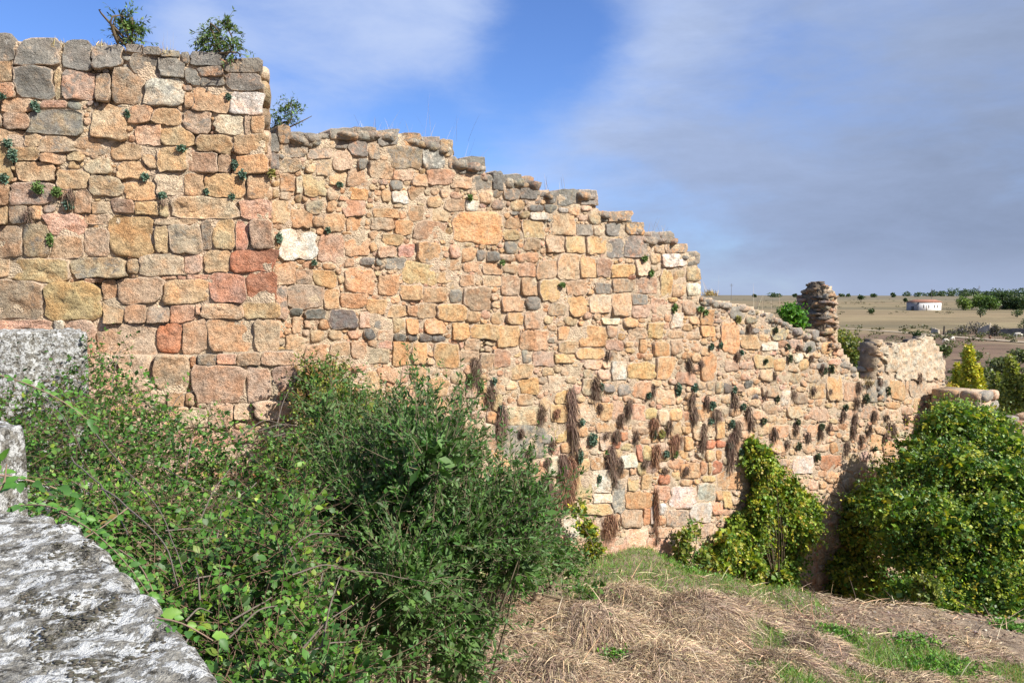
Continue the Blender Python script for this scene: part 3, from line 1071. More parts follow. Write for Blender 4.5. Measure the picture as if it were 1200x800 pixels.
wr += stub
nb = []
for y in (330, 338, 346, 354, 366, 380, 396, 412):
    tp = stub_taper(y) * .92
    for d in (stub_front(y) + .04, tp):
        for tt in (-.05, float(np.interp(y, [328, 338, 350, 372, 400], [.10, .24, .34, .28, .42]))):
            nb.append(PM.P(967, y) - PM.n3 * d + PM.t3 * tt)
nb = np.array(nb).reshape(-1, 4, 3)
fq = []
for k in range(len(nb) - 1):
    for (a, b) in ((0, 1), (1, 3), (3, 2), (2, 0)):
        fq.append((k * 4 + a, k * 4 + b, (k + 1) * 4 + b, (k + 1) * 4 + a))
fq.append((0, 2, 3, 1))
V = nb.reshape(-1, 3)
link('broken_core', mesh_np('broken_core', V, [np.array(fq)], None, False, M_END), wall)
wr += end_rubble(1028, 403, 470, 9, 50, wd=.40, depth=.03, mats=('b', 'g', 'm'))
# cap rubble of the lower wall, and scattered over the full thickness of its top
for k in range(900):
    x = r_.uniform(330, 1010)
    if 960 < x < 984:
        continue
    y = m_top_y(x)
    d = r_.uniform(.0, .9)
    P = PM.P(x, y + 1.5) - PM.n3 * d
    s = r_.uniform(.05, .12) * (1.0 if x > 820 else .9)
    P[2] -= s * .2 + .03
    V, Fc = lump(P, (s * r_.uniform(1, 1.6), s * r_.uniform(1, 1.6), s * r_.uniform(.5, .8)), int(r_.integers(1e6)), .6, .18, rot=r_.uniform(0, 3))
    wr.append((V, [Fc], vcols(V, stone_col(r_.choice(['g', 'm', 'n', 'g', 'b']), r_, .7))))
V, fs, c = merge(wr)
link('small_stones', mesh_np('small_stones', V, fs, c, False, M_STONE), wall, kind='stuff')

# old render still clinging to the far, upper end of the wall
PLAST = [(1029, 407), (1034, 402), (1040, 408), (1046, 403), (1060, 402), (1075, 399), (1086, 394), (1092, 399), (1100, 410), (1106, 424), (1107, 438), (1103, 446), (1090, 443),
         (1080, 446), (1066, 443), (1055, 446), (1044, 441), (1038, 436), (1036, 424), (1029, 418)]
PLC = np.array(PLAST, float)


def plaster_mesh():
    xs = np.arange(1028, 1110, 1.2)
    ys = np.arange(390, 450, 1.2)
    CX, CY = np.meshgrid((xs[:-1] + xs[1:]) / 2, (ys[:-1] + ys[1:]) / 2)
    wob = 4.0 * fbm(np.stack([CX, CY, 0 * CX], -1), .16, 3)
    cell = inside(PLC, CX + wob * .8, CY + wob * .6) & (fbm(np.stack([CX, CY, 0 * CX + 5], -1), .11, 3) < .62)
    GX, GY = np.meshgrid(xs, ys)
    P = PM.P(GX.ravel(), GY.ravel())
    h = .035 + .05 * fbm(P, 2.8, 4) + .03 * vnoise(P, 11.0)
    V = P + PM.n3 * h[:, None]
    B = P - PM.n3 * .05
    idx = np.arange(GX.size).reshape(GX.shape)
    a, b, c, d = idx[:-1, :-1], idx[:-1, 1:], idx[1:, 1:], idx[1:, :-1]
    k = len(P)
    fr = np.stack([d, c, b, a], -1)[cell]
    pad = np.pad(cell, 1)
    s = []
    for (dy, dx, e0, e1) in ((-1, 0, a, b), (1, 0, c, d), (0, 1, b, c), (0, -1, d, a)):
        nb = pad[1 + dy:pad.shape[0] - 1 + dy, 1 + dx:pad.shape[1] - 1 + dx]
        e = cell & ~nb
        s.append(np.stack([e0[e], e1[e], e1[e] + k, e0[e] + k], -1))
    faces = np.concatenate([fr] + s)
    Vv = np.concatenate([V, B])
    used = np.unique(faces)
    rm = np.full(len(Vv), -1)
    rm[used] = np.arange(len(used))
    cc = np.zeros((len(used), 4))
    nz = vnoise(Vv[used], 1.6)[:, None]
    cc[:, :3] = np.array((.56, .49, .37)) + nz * np.array((.05, .03, .01))
    cc[:, 3] = .42
    return mesh_np('old_render', Vv[used], [rm[faces]], cc, True, M_STONE)


link('old_render', plaster_mesh(), wall)

# ---- lone masonry stub beyond the far end of the wall
stubw = thing('ruined_wall_stump', 'low squared masonry stump with a dark shaded side behind the creeper at the right', 'wall')
B = at(1150, 460, 20.6)
A = B + np.array([-.78, 1.02, 0])
Cc = B + np.array([.80, .62, 0])
zt = at(1150, 459, 20.6)[2]
q4 = np.array([[A[0], A[1]], [B[0], B[1]], [Cc[0], Cc[1]], [A[0] + Cc[0] - B[0], A[1] + Cc[1] - B[1]]])
V = np.concatenate([np.c_[q4, np.full(4, zt - 5.0)], np.c_[q4, np.full(4, zt - .05)]])
fq = np.array([[0, 1, 5, 4], [1, 2, 6, 5], [2, 3, 7, 6], [3, 0, 4, 7], [4, 5, 6, 7]])
link('wall_core', mesh_np('wall_core', V, [fq], vcols(V, (*PAL['m'], 0.0)), False, M_MORTAR), stubw)
Lf = np.linalg.norm(q4[1] - q4[0])
Lr = np.linalg.norm(q4[2] - q4[1])
PSa = Plane(q4[0], q4[1])
PSb = Plane(q4[1], q4[2])


def stump_stone(pl, s0, s1, z0, z1, seed, code):
    r = np.random.default_rng(seed)
    ang = math.atan2(pl.t[1], pl.t[0])
    V, Fc = lump((0, 0, 0), ((s1 - s0) / 2 * .98, .14, (z1 - z0) / 2 * .97), seed, .85, .05, rot=0.0)
    R1 = np.array([[math.cos(ang), -math.sin(ang), 0], [math.sin(ang), math.cos(ang), 0], [0, 0, 1]])
    V = V @ R1.T
    c = np.array([*(pl.o + pl.t * (s0 + s1) / 2), (z0 + z1) / 2]) - pl.n3 * .03
    me = mesh_np('stone', V, [Fc], vcols(V, stone_col(code, r)), True, M_STONE)
    link('stone', me, stubw, loc=c)


zz = zt
k = 0
rs = np.random.default_rng(8)
while zz > zt - 1.7:
    h = rs.uniform(.26, .36)
    for pl, Ln, codes in ((PSa, Lf, ['b', 'm', 'k', 'b']), (PSb, Lr, ['n', 'g', 'n', 'l'])):  # left face gets darker stones, its shade painted in; right face paler
        s = 0
        while s < Ln - .05:
            e = min(s + rs.uniform(.35, .75), Ln)
            if Ln - e < .2:
                e = Ln
            stump_stone(pl, s, e, zz - h, zz, 900 + k, codes[k % 4])
            k += 1
            s = e
    zz -= h

# broken low masonry trailing right of the stump
tr = thing('collapsed_wall', 'pale tumbled stones of a collapsed wall at the right edge beyond the creeper', 'wall')
parts_n = 0
for k in range(46):
    x = rs.uniform(1182, 1260)
    y = 488 + (x - 1182) * .10 + rs.uniform(-2, 26)
    P = at(x, y, 21.5 + rs.uniform(-.4, .6))
    s = rs.uniform(.12, .24)
    V, Fc = lump((0, 0, 0), (s * 1.4, s, s * .7), 700 + k, .7, .12, rot=rs.uniform(-.5, .5))
    link('stone', mesh_np('stone', V, [Fc], vcols(V, stone_col(rs.choice(['n', 'l', 'w', 'n', 't']), rs)), True, M_STONE), tr, loc=P)


# ------------------------------------------------------------------ terrain
MNDS = [(-0.2, 9.8, .6, .7, .38), (1.0, 9.2, .6, .5, .36), (2.5, 9.9, .7, .5, .42), (3.3, 11.2, 1.0, .5, .10), (0.4, 11.0, .7, .4, .22), (1.8, 8.3, .5, .4, .30),
        (3.8, 9.2, .45, .4, .24), (5.1, 11.9, 1.1, .5, .04), (2.4, 12.0, .6, .4, .05), (-0.9, 8.6, .5, .5, .28), (0.5, 7.7, .55, .4, .28), (2.9, 7.8, .5, .4, .2),
        (1.6, 10.6, .55, .35, .26), (0.0, 8.6, .4, .3, .2), (3.2, 8.5, .4, .3, .2), (1.7, 11.4, .4, .3, .10)]


def H(x, y):
    x = np.asarray(x, float)
    y = np.asarray(y, float)
    P = np.stack([x, y, 0 * x], -1)
    near = -4.05 - 0.098 * (y - 8)
    near = near - 0.075 * np.clip(x, 0, 20)
    left = np.clip((-0.4 - x) / 4.0, 0, 1)
    near = near + 2.0 * left * left * (3 - 2 * left)
    for (cx, cy, rx, ry, a) in MNDS:
        near = near + a * np.exp(-((x - cx) / rx) ** 2 - ((y - cy) / ry) ** 2)
    near = near + .05 * fbm(P, 1.3, 3) * np.exp(-np.clip(y - 16, 0, 50) / 6)
    # ditch between the spoil bank and the wall's right half
    dr = np.clip((y - (12.0 + .30 * np.clip(4.5 - x, -1, 12) * 1.6)) / 3.0, 0, 1)
    dr = dr * dr * (3 - 2 * dr) * np.clip((x - 2.6) / 2.5, 0, 1)
    near = near - 2.6 * dr
    far = np.interp(y, [20, 35, 60, 100, 150, 220, 400, 700, 1500, 2500, 3500, 9000], [-7.5, -9.6, -10.9, -10.3, -9.8, -9.5, -8.4, -7.4, -4.4, -3.6, -9, -60])
    far = far + .5 * vnoise(P, .02) * np.clip((y - 30) / 60, 0, 1) * np.clip((500 - y) / 300, 0.15, 1)
    far = far + 2.6 * vnoise(P + 40, .0018) * np.clip((y - 900) / 900, 0, 1)
    k = np.clip((y - 17) / 12, 0, 1)
    k = k * k * (3 - 2 * k)
    return near * (1 - k) + far * k


def grid_axis(segs):
    r = []
    for a, b, s in segs:
        r.append(np.arange(a, b, s))
    return np.unique(np.round(np.concatenate(r), 4))


xs = grid_axis([(-6000, -600, 300), (-600, -60, 30), (-60, -8, 4), (-8, 14, .11), (14, 60, 2), (60, 600, 20), (600, 6001, 300)])
ys = grid_axis([(-60, 5, 5), (5, 7, .4), (7, 15, .10), (15, 30, .6), (30, 150, 4), (150, 600, 12), (600, 3000, 100), (3000, 9001, 500)])
GX, GY = np.meshgrid(xs, ys)
GZ = H(GX, GY)
V = np.stack([GX.ravel(), GY.ravel(), GZ.ravel()], 1)
idx = np.arange(GX.size).reshape(GX.shape)
fq = np.stack([idx[:-1, :-1], idx[:-1, 1:], idx[1:, 1:], idx[1:, :-1]], -1).reshape(-1, 4)


def ground_material():
    m, t, b = new_mat('ground_soil')
    q = NB(t)
    p = q.pos()
    s = q.n('ShaderNodeSeparateXYZ')
    q.put(s.inputs[0], p)
    y = s.outputs['Y']
    mp = q.n('ShaderNodeMapping')
    q.put(mp.inputs[0], p)
    mp.inputs['Scale'].default_value = (.35, 1, 1)
    v = mp.outputs[0]
    soil = q.mix(q.ss(q.noise(7.0, 5, .65), .35, .65), (.17, .125, .088), (.29, .22, .155))
    soil = q.mix(q.ss(q.noise(60.0, 4, .7), .55, .68, 0, .8), soil, (.42, .37, .30))
    soil = q.mix(q.ss(q.noise(45.0, 3, .6), .58, .70, 0, .8), soil, (.10, .075, .055))
    # brown pasture of the valley
    dirt = q.mix(q.ss(q.noise(.16, 5, .65, v), .38, .62), (.105, .066, .046), (.165, .108, .070))
    dirt = q.mix(q.ss(q.noise(.9, 4, .7, v), .52, .66, 0, .8), dirt, (.075, .075, .04))
    dirt = q.mix(q.ss(q.noise(.07, 4, .6, v), .56, .68, 0, .6), dirt, (.26, .21, .12))
    # stubble plain
    strw = q.mix(q.ss(q.noise(.05, 5, .62, v), .38, .64), (.145, .112, .062), (.225, .178, .098))
    strw = q.mix(q.ss(q.noise(.35, 5, .75, v), .52, .66, 0, .6), strw, (.085, .075, .04))
    strw = q.mix(q.ss(q.noise(.012, 3, .5, v), .50, .58, 0, .7), strw, (.10, .085, .05))
    strw = q.mix(q.ss(q.noise(.004, 3, .5, v), .50, .54, 0, .45), strw, (.21, .15, .085))
    strw = q.mix(q.ss(y, 700, 1100, 0, .6), strw, (.12, .105, .075))
    wob = q.math('ADD', y, q.math('MULTIPLY', q.math('SUBTRACT', q.noise(.02, 3), .5), 90.0))
    xx = q.math('MULTIPLY', s.outputs['X'], -0.25)
    far = q.mix(q.ss(q.math('ADD', wob, xx), 150, 178), dirt, strw)
    c = q.mix(q.ss(y, 22, 32), soil, far)
    q.put(b.inputs['Base Color'], c)
    h = q.math('ADD', q.noise(14.0, 5, .65), q.math('MULTIPLY', q.noise(70.0, 3), .4))
    q.put(b.inputs['Normal'], q.bump(h, .9, .05))
    b.inputs['Roughness'].default_value = .95
    return m


M_GROUND = ground_material()
g = link('ground', mesh_np('ground', V, [fq], None, True, M_GROUND), kind='structure')


def simple_mat(name, c1, c2, scale, rough=.85, bump=.02, detail=4):
    m, t, b = new_mat(name)
    q = NB(t)
    n_ = q.noise(scale, detail, .6)
    q.put(b.inputs['Base Color'], q.mix(q.ss(n_, .35, .65), c1, c2))
    q.put(b.inputs['Normal'], q.bump(n_, .6, bump))
    b.inputs['Roughness'].default_value = rough
    return m


# the track over the plain
M_PATH = simple_mat('dusty_track', (.24, .19, .135), (.32, .26, .185), .8)
pts = [at(905, 383, 232), at(940, 384.5, 222), at(985, 386.5, 212), at(1020, 389, 203), at(1050, 392.5, 194), at(1075, 396, 186), at(1110, 400, 172), at(1200, 409, 150), at(1300, 416, 135)]
pts = [np.array(p) for p in pts]
pp = []
for i in range(len(pts) - 1):
    for k in range(12):
        pp.append(pts[i] * (1 - k / 12) + pts[i + 1] * k / 12)
pp = np.array(pp)
for _ in range(6):
    pp[1:-1] = (pp[:-2] + pp[1:-1] * 2 + pp[2:]) / 4
tg = unit(np.gradient(pp[:, :2], axis=0))
nn = np.stack([-tg[:, 1], tg[:, 0]], 1)
rows = []
for k_ in (-1, -.5, 0, .5, 1):
    xy = pp[:, :2] + nn * k_ * 1.9
    rows.append(np.c_[xy, H(xy[:, 0], xy[:, 1]) + .12])
V = np.concatenate(rows)
n_ = len(pp)
fq = []
for a in range(4):
    for i in range(n_ - 1):
        fq.append((a * n_ + i, a * n_ + i + 1, (a + 1) * n_ + i + 1, (a + 1) * n_ + i))
link('path', mesh_np('path', V, [np.array(fq)[:, ::-1]], None, True, M_PATH), kind='structure')

#@@PART2@@
# ------------------------------------------------------------------ foliage builders
T_DIAMOND = (np.array([(0, 0, 0), (-.5, .45, .10), (.5, .45, .10), (0, 1, -.05)]), [np.array([(0, 2, 3), (0, 3, 1)])])
T_LEAF = (np.array([(0, 0, 0), (-.42, .28, .08), (.42, .28, .08), (-.46, .58, .07), (.46, .58, .07), (0, 1, -.12), (0, .3, 0), (0, .6, .01)]),
          [np.array([(0, 6, 1), (0, 2, 6), (3, 7, 5), (7, 4, 5)]), np.array([(1, 6, 7, 3), (6, 2, 4, 7)])])


def inst(tpl, P, D, Nr, L, Wd, cols):
    """place a leaf template at every P, pointing along D, facing Nr"""
    tv, tf = tpl
    n, k = len(P), len(tv)
    D = unit(D)
    S = unit(np.cross(D, Nr))
    U = np.cross(S, D)
    V = (P[:, None, :] + S[:, None, :] * (tv[None, :, 0:1] * Wd[:, None, None]) + D[:, None, :] * (tv[None, :, 1:2] * L[:, None, None])
         + U[:, None, :] * (tv[None, :, 2:3] * Wd[:, None, None]))
    off = (np.arange(n) * k)[:, None, None]
    faces = [(f[None] + off).reshape(-1, f.shape[1]) for f in tf]
    C = np.repeat(cols, k, 0)
    return V.reshape(-1, 3), faces, C


def tubes(paths, rad, col, sides=3):
    """paths (s,k,3), rad (s,k) -> tapered stems"""
    s, k, _ = paths.shape
    T = unit(np.gradient(paths, axis=1))
    ref = np.where(np.abs(T[..., 2:3]) > .9, np.array([1., 0, 0]), np.array([0, 0, 1.]))
    A = unit(np.cross(T, ref))
    B = np.cross(T, A)
    th = np.arange(sides) * 2 * np.pi / sides
    V = paths[:, :, None, :] + rad[:, :, None, None] * (A[:, :, None, :] * np.cos(th)[None, None, :, None] + B[:, :, None, :] * np.sin(th)[None, None, :, None])
    idx = np.arange(s * k * sides).reshape(s, k, sides)
    a = idx[:, :-1, :]
    b = np.roll(idx, -1, 2)[:, :-1, :]
    c = np.roll(idx, -1, 2)[:, 1:, :]
    d = idx[:, 1:, :]
    F4 = np.stack([a, b, c, d], -1).reshape(-1, 4)
    col = np.asarray(col, float)
    C = np.repeat(col[None], s * k * sides, 0) if col.ndim == 1 else np.repeat(col, k * sides, 0)
    return V.reshape(-1, 3), [F4], C


def pick_cols(n, cols, var=.16, weights=None):
    cols = np.array(cols, float)
    i = rng.choice(len(cols), n, p=weights)
    c = cols[i] * (1 + rng.normal(0, var, (n, 1))) * (1 + rng.normal(0, .05, (n, 3)))
    return np.clip(c, .005, .9)


def shoots(P0, D0, L, m, lL, lW, sag, cols, tpl=T_LEAF, spread=1.0, stem_r=.003, stem_col=(.12, .09, .05), up=.7, wts=None, leaf_from=.05, droop=0.0):
    """leafy shoots: returns leaf arrays and stem arrays"""
    s = len(P0)
    D0 = unit(D0)
    K = 6 if tpl is T_LEAF and s < 400 else 4
    t = np.linspace(0, 1, K)
    curl = rng.normal(0, .18, (s, 3))
    def path(tt):
        return P0[:, None] + D0[:, None] * (L[:, None] * tt)[..., None] + curl[:, None] * ((L[:, None]) * tt ** 2)[..., None] + np.array([0, 0, -1.]) * (sag[:, None] * L[:, None] * tt ** 2)[..., None]
    stems = path(np.repeat(t[None], s, 0))
    tl_ = np.sort(rng.uniform(leaf_from, 1.0, (s, m)), 1)
    P = path(tl_)
    T = unit(path(np.minimum(tl_ + .02, 1.02)) - path(tl_ - .02))
    R = rng.normal(0, 1, P.shape)
    side = unit(R - (R * T).sum(-1, keepdims=True) * T)
    D = unit(T * .75 + side * spread + np.array([0, 0, -droop]))
    Nr = unit(np.array([0.15, -.12, up]) + rng.normal(0, .45, P.shape))
    n = s * m
    taper = (1.12 - .45 * tl_).reshape(-1)
    sc_ = rng.uniform(.65, 1.2, n) * taper
    shoot_c = pick_cols(s, cols, .12, wts)
    C = np.repeat(shoot_c, m, 0) * (1 + rng.normal(0, .17, (n, 1))) * (1 + rng.normal(0, .05, (n, 3)))
    # a few pale undersides and tired leaves
    C = np.clip(C, .006, .9)
    leaf = inst(tpl, P.reshape(-1, 3), D.reshape(-1, 3), Nr.reshape(-1, 3), lL * sc_, lW * sc_, C)
    rad = stem_r * (1.1 - .85 * t)[None] * np.ones((s, 1))
    keep_ = slice(None) if tpl is T_LEAF else slice(0, None, 3)
    st = tubes(stems[keep_], rad[keep_], stem_col)
    return leaf, st


def ellipsoid_pts(n, C, R, shell=(.6, 1.02), upper=-1.0):
    """random points in the outer shell of ellipsoid C with radii R; returns points and outward normals"""
    u = unit(rng.normal(0, 1, (n * 3, 3)))
    u = u[u[:, 2] > upper][:n]
    k = rng.uniform(shell[0] ** 3, shell[1] ** 3, len(u)) ** (1 / 3)
    k = k * (1 + .16 * vnoise(u * 1.0 + C, 2.2))
    return C + u * R * k[:, None], unit(u / R)


def blob(px, py, Y, rx, rz, ry):
    c = at(px, py, Y)
    k = Y / F
    return c, np.array([rx * k, ry, rz * k])


def bush(name, label, cat, blobs, dens, lL, lW, cols, group=None, m=9, slen=(.2, .45), upb=.5, sag=.15, tpl=T_LEAF, mat=None, base=None, spread=1.0,
         stem_col=(.12, .09, .055), wts=None, extra=None, core=True, trunk_n=14, droop=0.0, loc=None, leaf_name='leaves', sub=0):
    lv, stm = [], []
    if sub:
        nb_ = []
        for b in blobs:
            nb_.append((b[0], b[1], b[2], b[3] * .80, b[4] * .80, b[5] * .8))
            for _ in range(sub):
                a_ = rng.uniform(0, 6.28)
                k_ = rng.uniform(.30, .48)
                nb_.append((b[0] + math.cos(a_) * b[3] * .72, b[1] + math.sin(a_) * b[4] * .72, b[2] - rng.uniform(-.1, .75) * b[5], b[3] * k_, b[4] * k_, b[5] * .45))
        blobs = nb_
    tot = sum(b[3] * b[4] for b in blobs)
    P_all = []
    for b in blobs:
        c, R = blob(*b)
        n = max(3, int(dens * b[3] * b[4] / tot))
        P0, O = ellipsoid_pts(n, c, R, (.45, .96))
        D = unit(O * .8 + np.array([0, 0, upb]) + rng.normal(0, .45, P0.shape))
        L = rng.uniform(*slen, len(P0))
        l_, s_ = shoots(P0, D, L, m, lL, lW, rng.uniform(0, sag * 2, len(P0)), cols, tpl, spread, .0028, stem_col, wts=wts, droop=droop)
        lv.append(l_)
        stm.append(s_)
        P_all.append(c)
        if core:                      # leaves deeper inside, so the bush is closed
            q, O2 = ellipsoid_pts(int(n * 1.6), c, R * .8, (.2, .95))
            k = len(q)
            lv.append(inst(T_DIAMOND, q, unit(rng.normal(0, 1, (k, 3)) + O2), unit(O2 + rng.normal(0, .6, (k, 3))), np.full(k, lL * 1.9), np.full(k, max(lW * 2.2, lL * .9)), pick_cols(k, cols, .2, wts)))
    if extra:
        for e in extra:
            lv.append(e[0])
            stm.append(e[1])
    P_all = np.array(P_all)
    if base is None:
        b0 = P_all.mean(0)
        base = np.array([b0[0], b0[1], float(H(b0[0], b0[1]))])
    base = np.array(base, float)
    # main stems from the base to each mass
    paths = []
    for c in P_all:
        for _ in range(max(1, trunk_n // len(P_all))):
            e = c + rng.normal(0, .12, 3)
            t = np.linspace(0, 1, 6)[:, None]
            st = base + rng.normal(0, .06, 3) * np.array([1, 1, 0])
            mid = rng.normal(0, .07, 3)
            paths.append(st * (1 - t) + e * t + mid * np.sin(t * np.pi))
    paths = np.array(paths)
    stm.append(tubes(paths, np.linspace(.016, .004, 6)[None] * np.ones((len(paths), 1)), stem_col, 5))
    o = thing(name, label, cat, tuple(base), group)
    V, f_, c_ = merge(lv)
    link(leaf_name, mesh_np(leaf_name, V - base, f_, c_, False, mat or M_LEAF), o)
    V, f_, c_ = merge(stm)
    link('stems', mesh_np('stems', V - base, f_, c_, True, M_TWIG), o)
    return o


G_DARK = [(.045, .110, .020), (.064, .142, .028), (.085, .160, .042)]
G_MID = [(.070, .155, .028), (.095, .185, .035), (.055, .125, .028)]
G_LIGHT = [(.14, .24, .04), (.20, .30, .045), (.10, .19, .035)]
G_OLIVE = [(.16, .19, .035), (.24, .26, .045), (.10, .15, .03)]
G_CREEP = [(.155, .24, .030), (.26, .31, .035), (.40, .37, .045), (.085, .155, .024), (.34, .27, .05)]
G_YEL = [(.46, .42, .03), (.36, .38, .04), (.52, .42, .05)]

# the big shrub with narrow leaves in front of the wall
top_sh = []
tips = [(505, 404, 5.4), (480, 424, 5.4), (527, 432, 5.35), (452, 448, 5.5), (432, 452, 5.6), (540, 470, 5.3), (470, 440, 5.5), (515, 440, 5.3), (560, 492, 5.3),
        (414, 455, 5.7), (492, 450, 5.2), (604, 505, 5.3), (622, 520, 5.2), (590, 540, 5.2), (640, 560, 5.25), (576, 520, 5.35), (395, 440, 5.8), (370, 455, 5.8), (549, 450, 5.4), (612, 545, 5.1), (628, 590, 5.1)]
P0, D0, L0 = [], [], []
for (x, y, Y) in tips:
    for k in range(2):
        e = at(x + rnd.uniform(-5, 5) * k, y + 14 * k, Y)
        b0 = at(x * .86 + 470 * .14 + rnd.uniform(-12, 12), y + 115, Y + rnd.uniform(-.1, .1))
        P0.append(b0)
        D0.append(e - b0)
        L0.append(np.linalg.norm(e - b0))
P0, D0, L0 = np.array(P0), np.array(D0), np.array(L0)
ex = shoots(P0, D0, L0, 34, .060, .017, np.zeros(len(P0)) + .02, G_DARK, T_LEAF, .75, .005, (.16, .15, .08), leaf_from=.15)
bush('narrow_leaved_shrub', 'tall dark green shrub with narrow leaves and upright shoots in front of the wall', 'shrub',
     [(470, 600, 5.2, 110, 105, .8), (412, 580, 5.5, 68, 84, .7), (570, 600, 5.3, 72, 75, .6), (485, 520, 5.4, 68, 62, .5), (430, 720, 4.7, 110, 90, .7),
      (530, 720, 4.9, 56, 85, .5), (600, 640, 5.1, 40, 40, .4), (392, 505, 5.9, 24, 42, .3), (552, 650, 5.0, 54, 46, .5)],
     2300, .056, .018, G_DARK + [(.085, .15, .05)], m=15, slen=(.22, .50), upb=.95, sag=.12, mat=M_LEAF_WAX, base=(-.75, 5.3, -3.9), spread=.85,
     stem_col=(.17, .14, .09), extra=[ex], trunk_n=60, sub=2)

# creeper and brushwood at the foot of the tower
bush('creeper_bush', 'dense yellow green bush filling the corner right of the tower plinth', 'shrub',
     [(398, 492, 7.7, 36, 44, .5), (382, 525, 7.3, 28, 46, .4), (430, 500, 7.6, 30, 40, .4), (372, 455, 8.1, 16, 26, .25), (364, 450, 8.1, 14, 24, .2), (388, 452, 8.3, 22, 24, .25), (366, 490, 7.9, 18, 36, .3), (352, 560, 6.9, 40, 36, .4)],
     1700, .040, .026, G_OLIVE + G_MID + [(.30, .17, .08)], m=10, slen=(.12, .30), upb=.5, base=(-1.7, 7.4, -3.0))


# bramble thicket between the parapet and the tower
def bramble_y2d(y):
    return np.interp(y, [425, 445, 470, 500, 560, 600, 650, 700, 760, 830], [7.3, 6.9, 6.3, 5.6, 4.55, 4.0, 3.4, 2.95, 2.6, 2.3])


BR = [(-80, 448), (0, 434), (60, 430), (105, 424), (150, 452), (185, 466), (220, 486), (262, 492), (300, 498), (345, 505), (372, 560), (360, 620), (360, 700), (400, 760), (440, 830), (250, 830), (205, 745),
      (165, 670), (120, 640), (60, 600), (28, 575), (26, 505), (-80, 500)]


def poly_pts(poly, n):
    poly = np.array(poly, float)
    r = []
    while sum(map(len, r)) < n:
        q = rng.uniform(poly.min(0), poly.max(0), (n, 2))
        r.append(q[inside(poly, q[:, 0], q[:, 1])])
    return np.concatenate(r)[:n]


def bramble_layer(n, down, m, lL, lW, cols, slen, wts=None, tpl=None):
    q = poly_pts(BR, n)
    Y = bramble_y2d(q[:, 1]) * (1 + rng.normal(0, .02, n))
    P = at(q[:, 0], q[:, 1], Y)
    P[:, 2] += .10 * np.clip((520 - q[:, 1]) / 60, 0, 1)
    hum = .22 * fbm(P, 1.9, 3)
    P[:, 2] += hum - down - .30 * np.clip((vnoise(P + 77, 1.7) - .30) * 3, 0, 1) - rng.uniform(0, .12, n)
    D = unit(np.array([.1, -.25, .35]) + rng.normal(0, .75, (n, 3)))
    return shoots(P, D, rng.uniform(*slen, n), m, lL, lW, rng.uniform(0, .5, n), cols, tpl or T_LEAF, 1.1, .0025, (.14, .09, .06), up=.9, wts=wts)


BC = [(.058, .145, .022), (.085, .185, .028), (.040, .100, .020), (.12, .22, .032), (.20, .28, .04)]
parts = [bramble_layer(900, -.03, 7, .046, .031, BC, (.2, .5), [.28, .3, .27, .12, .03]), bramble_layer(2500, .0, 9, .034, .023, BC, (.12, .36), [.3, .28, .22, .14, .06]), bramble_layer(1700, .16, 9, .040, .028, BC[:3], (.1, .3), None, T_DIAMOND),
         bramble_layer(900, .38, 8, .06, .045, BC[:3], (.1, .3), None, T_DIAMOND)]
br = thing('bramble_thicket', 'sprawling green bramble thicket between the grey parapet and the tower', 'bramble', (-2.2, 4.5, -2.5))
off = np.array((-2.2, 4.5, -2.5))
V, f_, c_ = merge([p[0] for p in parts])
link('leaves', mesh_np('leaves', V - off, f_, c_, False, M_LEAF), br)
V, f_, c_ = merge([p[1] for p in parts])
link('stems', mesh_np('stems', V - off, f_, c_, True, M_TWIG), br)
canes = [[(40, 470, 5.5), (75, 505, 4.6), (95, 545, 4.0)], [(110, 520, 4.6), (140, 565, 4.0), (190, 620, 3.3), (215, 700, 2.7)], [(120, 600, 3.0), (165, 640, 2.6), (200, 680, 2.4), (210, 725, 2.2)],
         [(300, 585, 4.6), (262, 620, 3.9), (225, 655, 3.3)], [(248, 690, 3.4), (290, 655, 3.7), (320, 630, 4.1)], [(230, 705, 3.0), (300, 690, 3.2), (365, 683, 3.5), (470, 697, 4.0), (520, 704, 4.3)],
         [(330, 640, 4.2), (350, 700, 3.6), (395, 770, 3.1)], [(380, 690, 3.4), (370, 740, 3.1), (340, 800, 2.8)], [(205, 800, 2.6), (250, 740, 2.9), (300, 700, 3.3)], [(180, 560, 4.6), (230, 590, 4.3), (290, 610, 4.2)],
         [(85, 560, 3.6), (130, 610, 3.0), (150, 660, 2.6)], [(150, 470, 6.3), (185, 500, 5.6), (240, 520, 5.4)], [(270, 760, 2.7), (330, 720, 3.1), (350, 660, 3.6)]]
for _k in range(26):
    x_, y_ = poly_pts(BR, 1)[0]
    d_ = float(bramble_y2d(y_))
    a_ = rng.normal(-.5, .8)
    l_ = rng.uniform(30, 80)
    canes.append([(x_, y_, d_), (x_ + math.cos(a_) * l_ * .5, y_ + math.sin(a_) * l_ * .5 - 8, d_ * 1.02), (x_ + math.cos(a_) * l_, y_ + math.sin(a_) * l_ + rng.uniform(-6, 16), d_ * 1.05)])
for cn in canes:
    p = np.array([at(*q) + np.array([0, 0, .10]) for q in cn])
    t = np.linspace(0, len(p) - 1, 14)
    pth = np.stack([np.interp(t, np.arange(len(p)), p[:, k]) for k in range(3)], 1)
    for _ in range(3):
        pth[1:-1] = (pth[:-2] + 2 * pth[1:-1] + pth[2:]) / 4
    pth += .01 * np.stack([vnoise(pth + 7 * k, 6.0) for k in range(3)], 1)
    V, f_, c_ = tubes(pth[None], np.linspace(.0036, .0016, 14)[None], np.array((.14, .115, .095)), 6)
    link('cane', mesh_np('cane', V - off, f_, c_, True, M_TWIG), br)

